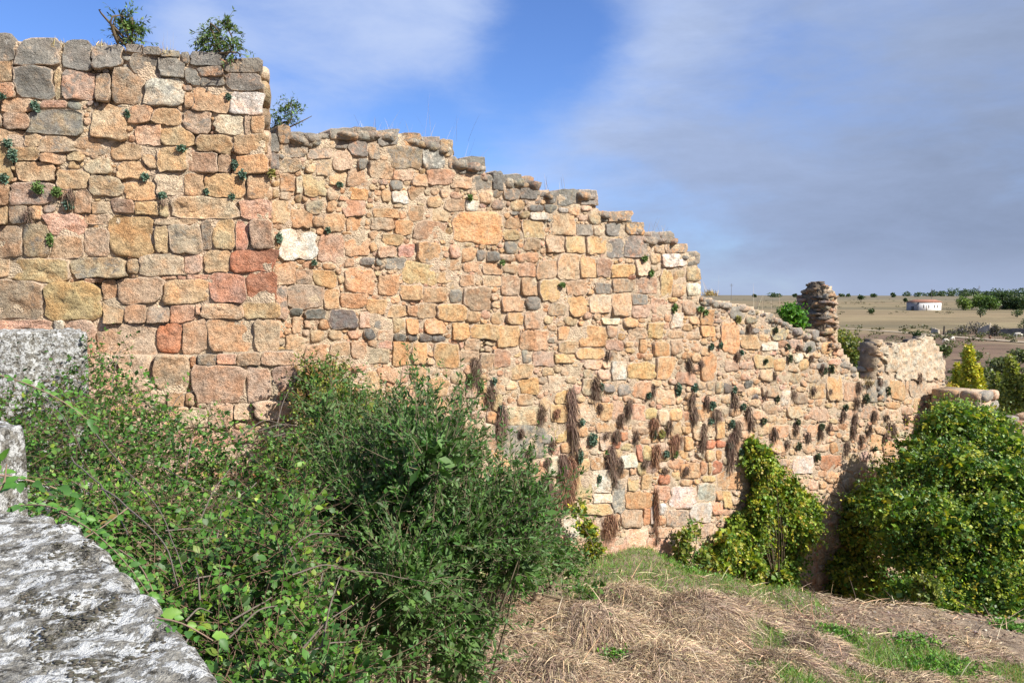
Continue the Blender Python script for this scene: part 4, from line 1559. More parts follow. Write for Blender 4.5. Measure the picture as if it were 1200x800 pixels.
# low plants at the wall's foot
bush('wall_foot_shrub', 'low dark green plant at the wall foot, right of the narrow leaved shrub', 'shrub',
     [(640, 650, 9.6, 34, 22, .4), (668, 660, 10.2, 22, 16, .3), (610, 670, 9.0, 30, 26, .4), (690, 690, 10.3, 26, 8, .4)],
     300, .050, .030, G_DARK + G_MID, m=10, slen=(.12, .3), upb=.7, base=tuple(at(640, 690, 9.6)))
bush('yellowing_plant', 'small yellowing plant climbing the wall above the grass, beside the brown root mat', 'plant',
     [(690, 625, 12.9, 8, 18, .1), (678, 600, 12.8, 6, 12, .1), (697, 645, 12.8, 8, 10, .1)], 70, .07, .05, G_OLIVE + G_YEL[:1], m=7, slen=(.1, .22), base=tuple(at(692, 668, 12.9)), trunk_n=5)
bush('wall_creeper', 'thin trailing green creeper on the wall just left of the tall creeper column', 'creeper',
     [(800, 640, 14.6, 9, 22, .12), (812, 622, 14.7, 8, 10, .1), (794, 660, 14.6, 9, 12, .1), (822, 655, 14.7, 10, 14, .12)], 110, .075, .055, G_OLIVE + G_MID[:1], m=7, slen=(.12, .25), base=tuple(at(805, 668, 14.6)), trunk_n=6)
pc = lambda x, y, o=.35: (PM.P(x, y) + PM.n3 * o)


def wb(x, y, rx, rz, ry=.45, o=.35):
    q = pc(x, y, o)
    return (x, y, q[1], rx, rz, ry)


bush('creeper_column', 'tall cone of yellow green creeper hanging on the curtain wall above the spoil bank', 'creeper',
     [wb(882, 535, 11, 20, .2), wb(888, 552, 19, 26, .3), wb(902, 575, 30, 32, .4), wb(918, 612, 38, 40, .55), wb(880, 615, 26, 40, .45), wb(915, 655, 36, 34, .6), wb(870, 655, 26, 28, .5), wb(845, 645, 16, 22, .35),
      wb(940, 600, 20, 36, .4), wb(895, 685, 46, 18, .6), wb(860, 690, 26, 12, .4), wb(925, 700, 30, 14, .5)],
     3300, .082, .066, G_CREEP, m=9, slen=(.14, .34), upb=-.15, sag=.5, droop=.5, base=tuple(pc(900, 700)), wts=[.3, .25, .11, .26, .08], sub=4, tpl=T_DIAMOND)
bush('creeper_mound', 'rounded creeper mound in the angle between the creeper column and the big creeper mass', 'creeper',
     [wb(1012, 590, 26, 26, .6, .8), wb(1000, 620, 26, 34, .7, .8), wb(1030, 625, 34, 40, .8, .9), wb(1010, 665, 40, 34, .8, .9), wb(985, 690, 26, 22, .6, .7), wb(1030, 700, 40, 18, .8, .9)],
     1500, .082, .066, G_CREEP, m=9, slen=(.15, .4), upb=.1, sag=.4, droop=.4, base=tuple(pc(1010, 700, .8)), wts=[.3, .26, .14, .22, .08], sub=4, tpl=T_DIAMOND)
bush('creeper_mass', 'huge tangle of green and yellowish creeper filling the right edge below the stump', 'creeper',
     [(1050, 560, 18.2, 30, 26, .8), (1028, 590, 17.8, 24, 24, .7), (1075, 530, 18.4, 30, 24, .8), (1115, 505, 18.6, 34, 30, .9), (1115, 520, 18.5, 40, 36, 1.0), (1145, 505, 18.8, 36, 26, 1.0), (1080, 560, 18.0, 40, 36, 1.0), (1130, 575, 17.2, 60, 50, 1.2), (1180, 555, 17.6, 50, 50, 1.2), (1075, 620, 16.6, 50, 50, 1.1),
      (1135, 640, 16.0, 66, 52, 1.2), (1200, 620, 16.2, 60, 60, 1.2), (1240, 560, 17, 60, 50, 1.2), (1100, 680, 15.6, 60, 34, .9), (1190, 690, 15.2, 60, 30, .9), (1140, 705, 15.2, 60, 18, .8), (1060, 598, 17.2, 30, 28, .7),
      (1165, 500, 18.6, 26, 22, .6)],
     8500, .082, .062, G_CREEP[:4] + G_MID, m=9, slen=(.2, .6), upb=.2, sag=.3, droop=.3, base=tuple(at(1130, 720, 16.5)), wts=[.22, .17, .08, .19, .13, .09, .12], trunk_n=40, sub=5, tpl=T_DIAMOND)
bush('small_green_bush', 'small yellow green bush at the foot of the creeper mass on the bank crest', 'shrub',
     [(1085, 690, 14.6, 12, 12, .3)], 60, .08, .055, G_OLIVE, m=8, slen=(.1, .25), base=tuple(at(1085, 702, 14.6)), trunk_n=6)

# shrubs growing on the wall tops
for (nm, lb, blobs, n, base) in (
    ('wall_top_shrub', 'slender leafy sapling on the tower top, left of the bushier one', [(150, 42, 7.95, 9, 13, .10), (148, 28, 7.95, 6, 11, .08), (155, 36, 7.95, 7, 10, .08)], 60, at(149, 55, 7.95)),
    ('wall_top_shrub', 'bushier two stemmed green sapling near the right corner of the tower top', [(250, 52, 8.25, 11, 13, .12), (264, 40, 8.25, 8, 12, .1), (277, 60, 8.2, 9, 9, .1), (246, 45, 8.2, 8, 9, .1)], 95, at(256, 68, 8.25)),
    ('wall_top_shrub', 'leaning green sapling rising behind the corner where the tower meets the lower wall', [(333, 138, 10.3, 12, 7, .12), (344, 130, 10.3, 7, 6, .1), (320, 150, 10.3, 8, 5, .1)], 55, at(316, 158, 10.3)),
):
    bush(nm, lb, 'sapling', blobs, int(n * 1.7), .058, .017, [(.09, .15, .04), (.06, .11, .035), (.13, .19, .06)], m=10, slen=(.09, .2), upb=.7, sag=.35, base=tuple(base), spread=.8, trunk_n=8, group='saplings rooted on the wall tops', droop=.25, core=False)
bush('wall_top_bush', 'bright green bush rooted on the wall top beside the dark upstanding stub', 'shrub',
     [(929, 371, 18.1, 11, 9, .25), (922, 366, 18.1, 7, 6, .2), (936, 377, 18.0, 6, 6, .2)], 170, .085, .05, [(.10, .25, .03), (.14, .30, .04), (.07, .17, .03)], m=8, slen=(.1, .24), base=tuple(at(930, 385, 18.1)), trunk_n=8)
bush('gap_bush', 'yellow green bush seen through the dip in the wall between stub and far block', 'shrub',
     [(998, 418, 27, 14, 20, 1.0), (1012, 432, 26, 12, 14, .8), (985, 405, 28, 12, 14, .9), (1003, 440, 26, 12, 10, .8)], 420, .12, .08, [(.17, .19, .04), (.26, .26, .05), (.10, .13, .03)], m=8, slen=(.2, .5), base=tuple(at(1000, 470, 27)), trunk_n=10)


# ------------------------------------------------------------------ grasses
def blades(P, D, L, wd, sag, cols, segs=3):
    """thin curved ribbons"""
    n = len(P)
    D = unit(D)
    t = np.linspace(0, 1, segs + 1)
    S = unit(np.cross(D, rng.normal(0, 1, (n, 3))))
    X = P[:, None] + D[:, None] * (L[:, None] * t)[..., None] + np.array([0, 0, -1.]) * (sag[:, None] * L[:, None] * t ** 2)[..., None]
    wk = (wd[:, None] * (1 - .8 * t ** 2)[None])[..., None] * S[:, None] * .5
    V = np.stack([X - wk, X + wk], 2).reshape(-1, 3)
    k = (segs + 1) * 2
    b = (np.arange(n) * k)[:, None]
    i = np.arange(segs) * 2
    q = np.stack([b + i, b + i + 1, b + i + 3, b + i + 2], -1).reshape(-1, 4)
    return V, [q], np.repeat(cols, k, 0)


def ground_pts(n, X, Y, test):
    r = []
    while sum(map(len, r)) < n:
        x = rng.uniform(*X, n)
        y = rng.uniform(*Y, n)
        k = test(x, y)
        r.append(np.stack([x, y], 1)[k])
    q = np.concatenate(r)[:n]
    return np.c_[q, H(q[:, 0], q[:, 1])]


def proj(P):
    c, s = math.cos(PITCH), math.sin(PITCH)
    f = P[..., 1] * c - P[..., 2] * s
    u = P[..., 1] * s + P[..., 2] * c
    return 600 + F * P[..., 0] / f, 400 - F * u / f


# zones of the bank in plan (metres)
def z_grass_back(x, y):
    n = .5 * vnoise(np.stack([x, y, 0 * x], -1), .9)
    return ((y + n > 11.0) & (x < 4.6 + n)) | ((x + n * .8 > -1.0) & (x < 1.3) & (y > 10.2 + n))


def z_grass_front(x, y):
    n = .6 * vnoise(np.stack([x, y, 0 * x + 9], -1), 1.1)
    n2 = .5 * vnoise(np.stack([x, y, 0 * x + 19], -1), 2.3)
    n3 = fbm(np.stack([x, y, 0 * x + 29], -1), 1.3, 3)
    return (x > 2.6 + n * 1.6 + n2) & (y < 9.9 + n + n2 * .8 + .20 * (x - 3)) & (n3 > -.10)


def z_soil(x, y):
    n = .5 * vnoise(np.stack([x, y, 0 * x + 4], -1), 1.0)
    return (x > 4.0 + n) & (y > 10.0 + n * .6)


e = .15


def grad(x, y):
    return np.stack([(H(x + e, y) - H(x - e, y)) / (2 * e), (H(x, y + e) - H(x, y - e)) / (2 * e)], -1)


STR = [(.44, .325, .195), (.32, .225, .145), (.52, .40, .24), (.20, .14, .10), (.37, .285, .205), (.56, .45, .30), (.27, .19, .14)]
Pg = ground_pts(78000, (-1.4, 6.5), (6.6, 13.2), lambda x, y: ~z_grass_back(x, y) & ~(z_grass_front(x, y)) & ~(z_soil(x, y) & (rng.random(len(x)) < .8)))
gr = grad(Pg[:, 0], Pg[:, 1])
mat_n = fbm(np.c_[Pg[:, :2], 0 * Pg[:, 0]], 1.5, 2)
fld = vnoise(np.c_[Pg[:, :2], 0 * Pg[:, 0] + 3], .9) * 2.2
ang = rng.normal(0, 1.0, len(Pg)) + fld * 1.3
D = np.c_[-gr * 1.8 + np.stack([np.cos(ang), np.sin(ang)], 1) * .9, rng.uniform(.02, .75, len(Pg))]
L = rng.uniform(.07, .26, len(Pg))
C = pick_cols(len(Pg), STR, .22)
C = C * (1 + .16 * np.clip(mat_n, -1, 1)[:, None]) * np.where(vnoise(Pg, 1.1)[:, None] > .25, np.array([[.86, .84, .92]]), 1.0)
V, f_, c_ = blades(Pg + np.c_[0 * Pg[:, :2], rng.uniform(0, .06, len(Pg))], D, L, rng.uniform(.003, .007, len(Pg)), rng.uniform(.3, .9, len(Pg)), np.clip(C, 0, 1), 2)
cl = ground_pts(150, (-1.2, 4.6), (6.8, 12.4), lambda x, y: ~z_grass_back(x, y) & ~z_grass_front(x, y))
cp = [(V, f_, c_)]
for j, p_ in enumerate(cl):
    k = int(rng.integers(90, 190))
    q_ = p_ + np.c_[rng.normal(0, .13, (k, 2)), np.zeros(k)]
    q_[:, 2] = H(q_[:, 0], q_[:, 1]) + rng.uniform(.02, .10, k)
    g_ = grad(p_[0:1], p_[1:2])[0]
    flow = -g_ * 3.0 + rng.normal(0, .45, 2) + np.array([.1, -.35])
    D_ = np.c_[flow + (q_ - p_)[:, :2] * 3 + rng.normal(0, .55, (k, 2)), rng.uniform(.15, .8, k)]
    tone_ = rng.uniform(.75, 1.2)
    cp.append(blades(q_, D_, rng.uniform(.08, .34, k), rng.uniform(.003, .008, k), rng.uniform(.5, 1.6, k), np.clip(pick_cols(k, STR, .2) * tone_, 0, 1)))
k = 2600
q_ = ground_pts(k, (-1.3, 7.5), (6.6, 12.6), lambda x, y: ~z_grass_front(x, y))
q_[:, 2] += .04
cp.append(blades(q_, np.c_[rng.normal(0, 1, (k, 2)), rng.uniform(-.1, .45, k)], rng.uniform(.10, .50, k), rng.uniform(.005, .012, k), rng.uniform(0, .3, k), pick_cols(k, [(.13, .09, .07), (.20, .14, .10), (.58, .47, .32), (.45, .30, .18)], .2)))
V, f_, c_ = merge(cp)
o = link('dry_grass', mesh_np('dry_grass', V, f_, c_, False, M_STRAW), kind='stuff')
tag(o, 'matted straw coloured dead grass over the humps of the bank in front', 'dry grass')

GRN = [(.09, .21, .03), (.12, .27, .04), (.17, .31, .055), (.25, .32, .09), (.07, .16, .025)]
Pa = ground_pts(24000, (-1.5, 5.4), (9.8, 15.2), z_grass_back)
Pb = ground_pts(36000, (2.0, 9.5), (6.8, 11.6), z_grass_front)
for nm, lb, Pq in (('green_grass', 'green grass strip along the wall foot behind the straw humps', Pa), ('green_grass', 'bright green grass patches at the lower right corner', Pb)):
    n = len(Pq)
    near_wall = vnoise(Pq, .8)[:, None]
    C = pick_cols(n, GRN, .15)
    C = np.where((rng.random((n, 1)) < .10 + .2 * (near_wall > .35)), pick_cols(n, [(.42, .34, .18), (.36, .26, .15)], .15), C)
    V, f_, c_ = blades(Pq, np.c_[rng.normal(0, .55, (n, 2)), np.ones(n)], rng.uniform(.05, .17, n), rng.uniform(.004, .010, n), rng.uniform(0, .6, n), C, 2)
    o = link(nm, mesh_np(nm, V, f_, c_, False, M_GRASS), kind='stuff')
    tag(o, lb, 'grass')

# broad leaved weeds among the grass
for i, (x, y, Y, w_, lb) in enumerate(((1075, 745, 10.0, 30, 'leafy green weed clump in the grass at the lower right'), (975, 742, 10.0, 22, 'dark leafy weed beside the dead stalks on the straw bank'),
                                       (1180, 722, 11.0, 22, 'bright weed patch at the right edge on the bank crest'), (820, 690, 13.4, 34, 'bright leafy weeds in the grass strip below the wall'),
                                       (722, 790, 8.4, 12, 'small green weed poking through the straw at the bottom'), (1110, 770, 9.0, 34, 'broad patch of weeds near the bottom right of the grass'))):
    c = at(x, y, Y)
    g0 = float(H(c[0], c[1]))
    n = 90
    rr = w_ * Y / F
    P0 = np.c_[c[0] + rng.normal(0, rr * .6, n), c[1] + rng.normal(0, rr * .5, n), np.zeros(n)]
    P0[:, 2] = H(P0[:, 0], P0[:, 1])
    l_, s_ = shoots(P0, np.c_[rng.normal(0, .5, (n, 2)), np.ones(n)], rng.uniform(.06, .2, n), 8, .05, .035, np.zeros(n) + .2, [(.10, .24, .03), (.15, .30, .04), (.07, .17, .03)], T_LEAF, 1.3)
    base = np.array([c[0], c[1], g0])
    o = thing('weed', lb, 'weed', tuple(base))
    link('leaves', mesh_np('leaves', l_[0] - base, l_[1], l_[2], False, M_LEAF), o)
    link('stems', mesh_np('stems', s_[0] - base, s_[1], s_[2], True, M_TWIG), o)

# dead stalks standing on the bank
o = thing('dead_stalks', 'reddish brown dead stalks leaning on the bank left of the green weeds', 'dry plant', tuple(at(960, 735, 10.6)))
b0 = np.array(o.location)
pth = []
for k in range(26):
    s0 = b0 + rng.normal(0, .16, 3) * np.array([1.2, 1, 0])
    s0[2] = H(s0[0], s0[1])
    d = unit(np.array([rng.normal(0, .7), rng.normal(0, .3), rng.uniform(.3, 1.0)])) * rng.uniform(.2, .55)
    t = np.linspace(0, 1, 6)[:, None]
    pth.append(s0 + d * t + np.array([0, 0, -.12]) * t ** 2)
V, f_, c_ = tubes(np.array(pth), np.linspace(.006, .002, 6)[None] * np.ones((26, 1)), pick_cols(26, [(.34, .20, .13), (.42, .30, .20), (.22, .13, .09)]), 4)
link('stalk', mesh_np('stalk', V - b0, f_, c_, True, M_TWIG), o)
# fallen branch
pb = np.array([at(*q) for q in ((905, 741, 10.3), (930, 737, 10.3), (965, 742, 10.1), (1010, 748, 9.9))])
pb[:, 2] = H(pb[:, 0], pb[:, 1]) + .05
t = np.linspace(0, 3, 12)
pth = np.stack([np.interp(t, np.arange(4), pb[:, k]) for k in range(3)], 1)
V, f_, c_ = tubes(pth[None], np.linspace(.012, .005, 12)[None], np.array((.30, .22, .16)), 5)
o = link('fallen_branch', mesh_np('fallen_branch', V - pth[0], f_, c_, True, M_TWIG), loc=pth[0])
tag(o, 'thin grey brown fallen branch lying across the bank by the dead stalks', 'branch')
pb = np.array([at(*q) for q in ((775, 746, 9.6), (790, 739, 9.7), (811, 737, 9.7))])
pb[:, 2] = H(pb[:, 0], pb[:, 1]) + .10
t = np.linspace(0, 2, 8)
pth = np.stack([np.interp(t, np.arange(3), pb[:, k]) for k in range(3)], 1)
V, f_, c_ = tubes(pth[None], np.linspace(.007, .003, 8)[None], np.array((.09, .06, .05)), 4)
o = link('fallen_twig', mesh_np('fallen_twig', V - pth[0], f_, c_, True, M_TWIG), loc=pth[0])
tag(o, 'short dark twig lying on the straw hump in the middle', 'twig')

# loose stones on the bank
Pp = ground_pts(1500, (-1, 10), (7, 13.6), lambda x, y: (z_soil(x, y) & (rng.random(len(x)) < .9)) | (rng.random(len(x)) < .06))
pebs = []
for i, p in enumerate(Pp):
    s = rng.uniform(.008, .03) * (1.7 if rng.random() < .08 else 1)
    a_ = rng.uniform(0, 6.28)
    R1 = np.array([[math.cos(a_), -math.sin(a_), 0], [math.sin(a_), math.cos(a_), 0], [0, 0, 1]])
    V = ICO1_V * np.array([s * rng.uniform(.9, 1.5), s, s * .6]) * rng.uniform(.8, 1.2, (len(ICO1_V), 1))
    pebs.append((V @ R1.T + p + np.array([0, 0, s * .2]), [ICO1_F], vcols(V, stone_col(rng.choice(['n', 'l', 'm', 'w', 'm', 'b']), rng, .3))))
V, f_, c_ = merge(pebs)
o = link('loose_stones', mesh_np('loose_stones', V, f_, c_, True, M_STONE), kind='stuff')
tag(o, 'small loose stones and gravel on the bare crest of the bank', 'stones')

# tufts of dry grass and tall stalks on the wall tops
tufts = [(72, 52, 7.72, 9, 'tawny grass tuft on the left end of the tower top, left of two alike', PT), (121, 53, 7.85, 8, 'tawny grass tuft on the tower top just left of the slender sapling', PT), (197, 62, 8.05, 10, 'tawny grass tuft between the two saplings on the tower top', PT),
         (180, 58, 8.0, 5, 'tiny pale tuft on the tower top right of the slender sapling', PT), (268, 76, 8.28, 8, 'orange brown grass tuft at the foot of the bushier sapling', PT), (113, 66, 7.8, 6, 'tawny tuft tucked in the joint below the tower top', PT),
         (836, 344, 15.9, 7, 'dry grass tuft where the stepped wall drops to the low stretch', PM), (1013, 450, 20.2, 12, 'brown grass growing in the dip of the wall before the far block', PM)]
for (x, y, Y, w_, lb, pl) in tufts:
    c = pl.P(x, y) - pl.n3 * .06
    k = 240 if w_ > 6 else 120
    rr = w_ * c[1] / F
    P0 = c + np.c_[rng.normal(0, rr * .5, k), rng.normal(0, .05, k), rng.uniform(-.05, .0, k)]
    col = [(.42, .33, .14), (.34, .25, .11), (.50, .40, .20)] if 'orange' not in lb else [(.46, .24, .07), (.38, .20, .07)]
    V, f_, c_ = blades(P0, np.c_[rng.normal(0, .6, (k, 2)), np.ones(k)], rng.uniform(.5, 1.5, k) * rr * .9, np.full(k, .006 * c[1] / 8), rng.uniform(0, .9, k), pick_cols(k, col))
    o = link('grass_tuft', mesh_np('grass_tuft', V - c, f_, c_, False, M_STRAW), loc=c)
    tag(o, lb, 'grass tuft', 'dry grass tufts on the wall tops')
stalks = [(436, 148, 26, 'first clump of thin pale stalks on the wall top, left of the others'), (466, 152, 24, 'pale stalks on the wall top above the orange lichened block'), (524, 160, 48, 'tall upright pale stalks at the first step down of the wall'),
          (570, 192, 42, 'pair of long curving pale stalks leaning right at the second step of the wall'), (648, 222, 24, 'faint dark brush of stalks on the level run before the lichened corner block'), (775, 272, 22, 'fine dry stalks on the lower step near the end of the stepped wall'),
          (824, 338, 26, 'dry stalks springing where the high wall ends'), (902, 362, 30, 'pale dry stalks on the low wall left of the green bush'), (190, 58, 30, 'very fine pale stalks on the tower top between the saplings')]
for i, (x, y, h_, lb) in enumerate(stalks):
    pl = PT if x < 300 else PM
    c = pl.P(x, y) - pl.n3 * .15
    k = 12 if i != 3 else 5
    hh = h_ * c[1] / F
    P0 = c + np.c_[rng.normal(0, .16, k), rng.normal(0, .06, k), np.full(k, -.05)]
    lean = .55 if i == 3 else .0
    D = np.c_[rng.normal(lean, .22, k), rng.normal(0, .15, k), np.ones(k)]
    o = thing('dry_stalks', lb, 'dry stalks', tuple(c), 'dry stalks on the wall tops')
    for j in range(k):
        V, f_, c_ = blades(P0[j:j + 1], D[j:j + 1], rng.uniform(.45, 1.15, 1) * hh, np.full(1, .0040 * c[1] / 10), rng.uniform(-.1, .3, 1), pick_cols(1, [(.42, .36, .27), (.34, .27, .19)]), 4)
        link('stalk', mesh_np('stalk', V - c, f_, c_, False, M_STRAW), o)

# ------------------------------------------------------------------ what hangs and grows on the wall faces
LM = [(348, 288, 'big white block'), (558, 267, 'large flat ochre block'), (490, 320, 'yellow green block'), (724, 435, 'white paint blotch'), (500, 395, 'row of dark grey cobbles'),
      (780, 610, 'whitewashed brick'), (724, 582, 'upright pale grey slab'), (745, 530, 'red upright brick'), (826, 520, 'pair of red bricks'), (748, 586, 'wide orange brick'), (670, 200, 'lichened corner block'),
      (788, 304, 'white block below the wall top'), (854, 396, 'tall orange slab near the low wall'), (938, 543, 'pale square block beside the creeper column'), (973, 541, 'orange squared block'),
      (960, 360, 'dark upstanding stub'), (1070, 420, 'rendered far block'), (610, 516, 'pale pitted rock'), (704, 563, 'white pitted block'), (728, 357, 'tall tan block under the grey stones'),
      (155, 277, 'large square ochre block on the tower'), (45, 97, 'blue grey block on the tower'), (295, 305, 'red corner blocks of the tower'), (215, 280, 'honeycombed block on the tower'), (920, 460, 'chalk white block on the low wall'),
      (977, 453, 'tall ochre slab on the far wall'), (1025, 460, 'grey stained block under the dip'), (870, 575, 'honeycombed block by the creeper column'), (293, 170, 'squared pinkish corner block of the tower'), (20, 285, 'tan block at the left edge')]
used_l = {}


def where(x, y):
    best = sorted(LM, key=lambda q: (q[0] - x) ** 2 + (q[1] - y) ** 2)
    for q in best:
        dx, dy = x - q[0], y - q[1]
        if abs(dx) > abs(dy) * 2:
            d = 'right of' if dx > 0 else 'left of'
        elif abs(dy) > abs(dx) * 2:
            d = 'below' if dy > 0 else 'above'
        else:
            d = ('below and ' if dy > 0 else 'above and ') + ('right of' if dx > 0 else 'left of')
        near = 'just ' if math.hypot(dx, dy) < 26 else ''
        yield near + d + ' the ' + q[2]


def uniq(pre, x, y):
    for wv in where(x, y):
        l = pre + ' ' + wv
        if l not in used_l and len(l.split()) <= 16:
            used_l[l] = 1
            return l
    return pre


ROOTS = [(554, 434, 8, 30), (571, 464, 9, 22), (585, 494, 8, 38), (631, 485, 7, 22), (667, 478, 9, 44), (669, 512, 7, 36), (657, 545, 10, 26), (638, 578, 12, 44), (664, 566, 14, 58), (650, 588, 18, 26), (695, 455, 8, 26),
         (711, 416, 4, 12), (805, 428, 4, 17), (762, 457, 4, 16), (735, 478, 6, 22), (725, 492, 6, 16), (721, 511, 7, 16), (743, 511, 4, 16), (764, 498, 9, 18), (781, 500, 6, 16), (789, 519, 14, 20), (766, 533, 9, 24),
         (809, 469, 5, 20), (811, 486, 7, 18), (821, 514, 5, 30), (837, 487, 12, 16), (854, 530, 8, 42), (861, 505, 7, 24), (713, 538, 9, 32), (717, 560, 7, 18), (724, 545, 5, 20), (712, 615, 18, 26), (644, 522, 5, 14),
         (766, 600, 2.5, 54), (768, 632, 5, 8), (862, 418, 4, 10), (874, 484, 5, 16), (878, 496, 6, 14), (904, 508, 7, 16), (930, 503, 6, 12), (826, 470, 4, 14), (858, 470, 5, 20), (819, 427, 3, 10), (997, 505, 5, 14), (1016, 503, 5, 12),
         (990, 524, 6, 14), (1039, 500, 4, 12), (1045, 503, 4, 14), (1022, 487, 5, 12), (1035, 512, 4, 10), (1007, 515, 4, 12), (961, 430, 3, 8), (933, 408, 3, 8), (36, 251, 7, 13), (84, 231, 7, 16), (192, 238, 5, 7), (905, 440, 3, 9), (948, 420, 3, 8),
         (985, 487, 4, 12), (1000, 492, 5, 16), (970, 500, 4, 10), (945, 512, 5, 12), (920, 520, 5, 10), (700, 478, 4, 12), (895, 462, 4, 10), (887, 530, 5, 12), (876, 385, 4, 12), (1060, 490, 5, 9), (1072, 491, 6, 10)]
for _k in range(30):
    x_ = float(rng.uniform(560, 1085))
    y_ = float(rng.uniform(0, 1) * 85 + (470 if x_ < 870 else 440) + max(0, 700 - x_) * .1)
    if min(math.hypot(x_ - q_[0], y_ - q_[1]) for q_ in ROOTS) > 9:
        ROOTS.append((round(x_), round(y_), float(rng.uniform(4, 9)), float(rng.uniform(6, 13))))
for i, (x, y, w_, h_) in enumerate(ROOTS):
    pl = PT if x < 300 else PM
    c = pl.P(x, y - h_ * .45) + pl.n3 * .05
    k_ = np.linalg.norm(c[:2]) / F
    W_, H_ = w_ * k_ * .5, h_ * k_
    n = int(90 + w_ * h_ * 1.6)
    fr_ = rng.uniform(.15, .5)
    ln_ = rng.normal(0, .22)
    P0 = c + pl.t3 * (rng.normal(0, .55, n) * W_)[:, None] + pl.n3 * rng.uniform(-.03, .05, n)[:, None]
    hz_ = rng.beta(1.3, 1.5, n)
    P0 = c + (P0 - c) * (.35 + 1.3 * np.sin(np.pi * np.clip(hz_ * .8 + .15, 0, 1)))[:, None] * .85
    P0 = P0 + pl.t3 * (.25 * W_ * np.sin(hz_ * 4 + i))[:, None]
    P0[:, 2] -= (hz_ * .95 - .12) * H_
    D = pl.t3 * rng.normal(ln_, fr_, n)[:, None] + pl.n3 * rng.uniform(-.05, .40, n)[:, None] + np.array([0, 0, -.6])
    rust = x in (789, 766, 764, 664, 712, 650)
    cols = [(.26, .135, .08), (.17, .09, .06), (.34, .20, .12)] if rust else ([(.13, .085, .06), (.18, .125, .09), (.23, .165, .12)] if w_ * h_ < 260 else [(.19, .125, .095), (.27, .185, .14), (.13, .085, .065)])
    V, f_, c_ = blades(P0, D, np.minimum(rng.uniform(.12, .42, n) * H_, .16), np.full(n, .0085 * k_ * 60), rng.uniform(.2, .9, n), pick_cols(n, cols, .25))
    szw = 'large' if w_ * h_ > 420 else 'small' if w_ * h_ < 90 else 'long' if h_ > 28 else 'short'
    o = link('hanging_roots', mesh_np('hanging_roots', V - c, f_, c_, False, M_ROOT), loc=c)
    tag(o, uniq(szw + (' rusty' if rust else ' dark') + ' brown root tuft', x, y), 'roots', 'brown root tufts hanging on the masonry')

CUSH = [(702, 453, 5, 9), (757, 463, 5, 7), (792, 456, 6, 14), (811, 454, 6, 8), (831, 474, 9, 9), (679, 494, 6, 7), (692, 514, 10, 14), (677, 534, 6, 18), (585, 478, 5, 7), (778, 531, 6, 7), (788, 531, 6, 8), (764, 508, 4, 12), (852, 522, 6, 8),
        (11, 169, 6, 7), (17, 183, 7, 10), (7, 210, 6, 8), (47, 221, 9, 9), (68, 226, 7, 9), (82, 240, 8, 9), (284, 206, 7, 9), (275, 194, 5, 9), (171, 209, 6, 7), (191, 230, 6, 6), (213, 175, 8, 5), (242, 225, 4, 4), (272, 231, 4, 5), (318, 204, 6, 9),
        (4, 115, 6, 4), (43, 126, 6, 9), (150, 135, 3, 6), (268, 115, 3, 6), (60, 282, 4, 11), (325, 279, 5, 10), (382, 270, 4, 6), (366, 308, 4, 5), (396, 217, 6, 4), (586, 308, 4, 5), (656, 334, 7, 4), (788, 361, 5, 8), (752, 303, 7, 6), (760, 320, 5, 6),
        (548, 232, 5, 5), (818, 362, 6, 5), (824, 366, 5, 4), (862, 374, 6, 7), (906, 387, 4, 6), (866, 413, 4, 6), (831, 406, 4, 6), (842, 404, 3, 6), (894, 423, 4, 4), (923, 420, 4, 7), (920, 406, 4, 5), (945, 409, 4, 5), (963, 434, 5, 6), (972, 432, 4, 9),
        (908, 467, 4, 6), (868, 476, 5, 6), (892, 493, 5, 7), (855, 496, 5, 8), (932, 494, 5, 5), (933, 522, 5, 7), (955, 535, 6, 7), (866, 529, 4, 6), (960, 500, 5, 6), (1038, 458, 3, 9), (1012, 467, 6, 9), (1022, 525, 4, 4), (988, 477, 4, 5), (858, 457, 4, 7),
        (830, 493, 6, 4), (548, 444, 6, 14), (561, 452, 5, 16), (577, 446, 5, 6), (700, 560, 3, 8), (772, 508, 8, 8), (660, 560, 6, 10)]
for i, (x, y, w_, h_) in enumerate(CUSH):
    pl = PT if x < 320 else PM
    c = pl.P(x, y) + pl.n3 * .05
    k_ = np.linalg.norm(c[:2]) / F
    W_, H_ = w_ * k_ * .55, h_ * k_ * .55
    n = int(30 + w_ * h_ * 1.6)
    q = unit(rng.normal(0, 1, (n, 3))) * rng.uniform(.4, 1, (n, 1))
    P0 = c + pl.t3 * (q[:, 0] * W_)[:, None] + pl.n3 * (np.abs(q[:, 1]) * min(W_, .07))[:, None] + np.array([0, 0, 1.]) * (q[:, 2] * H_)[:, None]
    O = unit(pl.n3 * .8 + pl.t3 * q[:, :1] + np.array([0, 0, 1]) * q[:, 2:3])
    bright = x in (47, 68, 656, 752, 760, 788, 818, 824, 586, 60, 660, 548, 561)
    yl = x in (318, 862, 772)
    cols = [(.10, .17, .05), (.13, .20, .06)] if bright else [(.22, .21, .06), (.28, .25, .08)] if yl else ([(.09, .15, .105), (.13, .20, .15), (.065, .11, .08)] if x < 870 else [(.09, .11, .06), (.06, .08, .05), (.13, .14, .08)])
    V, f_, c_ = inst(T_DIAMOND, P0, unit(O + rng.normal(0, .7, O.shape)), O, np.full(n, max(.020, .0032 * np.linalg.norm(c[:2]))), np.full(n, max(.014, .0026 * np.linalg.norm(c[:2]))), pick_cols(n, cols, .2))
    adj = ('bright green ' if bright else 'yellowish ' if yl else 'blue green ' if x < 870 else 'dull green ') + ('plant cushion' if w_ * h_ >= 36 else 'little plant')
    o = link('wall_plant', mesh_np('wall_plant', V - c, f_, c_, False, M_SUCC), loc=c)
    tag(o, uniq(adj, x, y), 'plant', 'small plants rooted in the masonry joints')


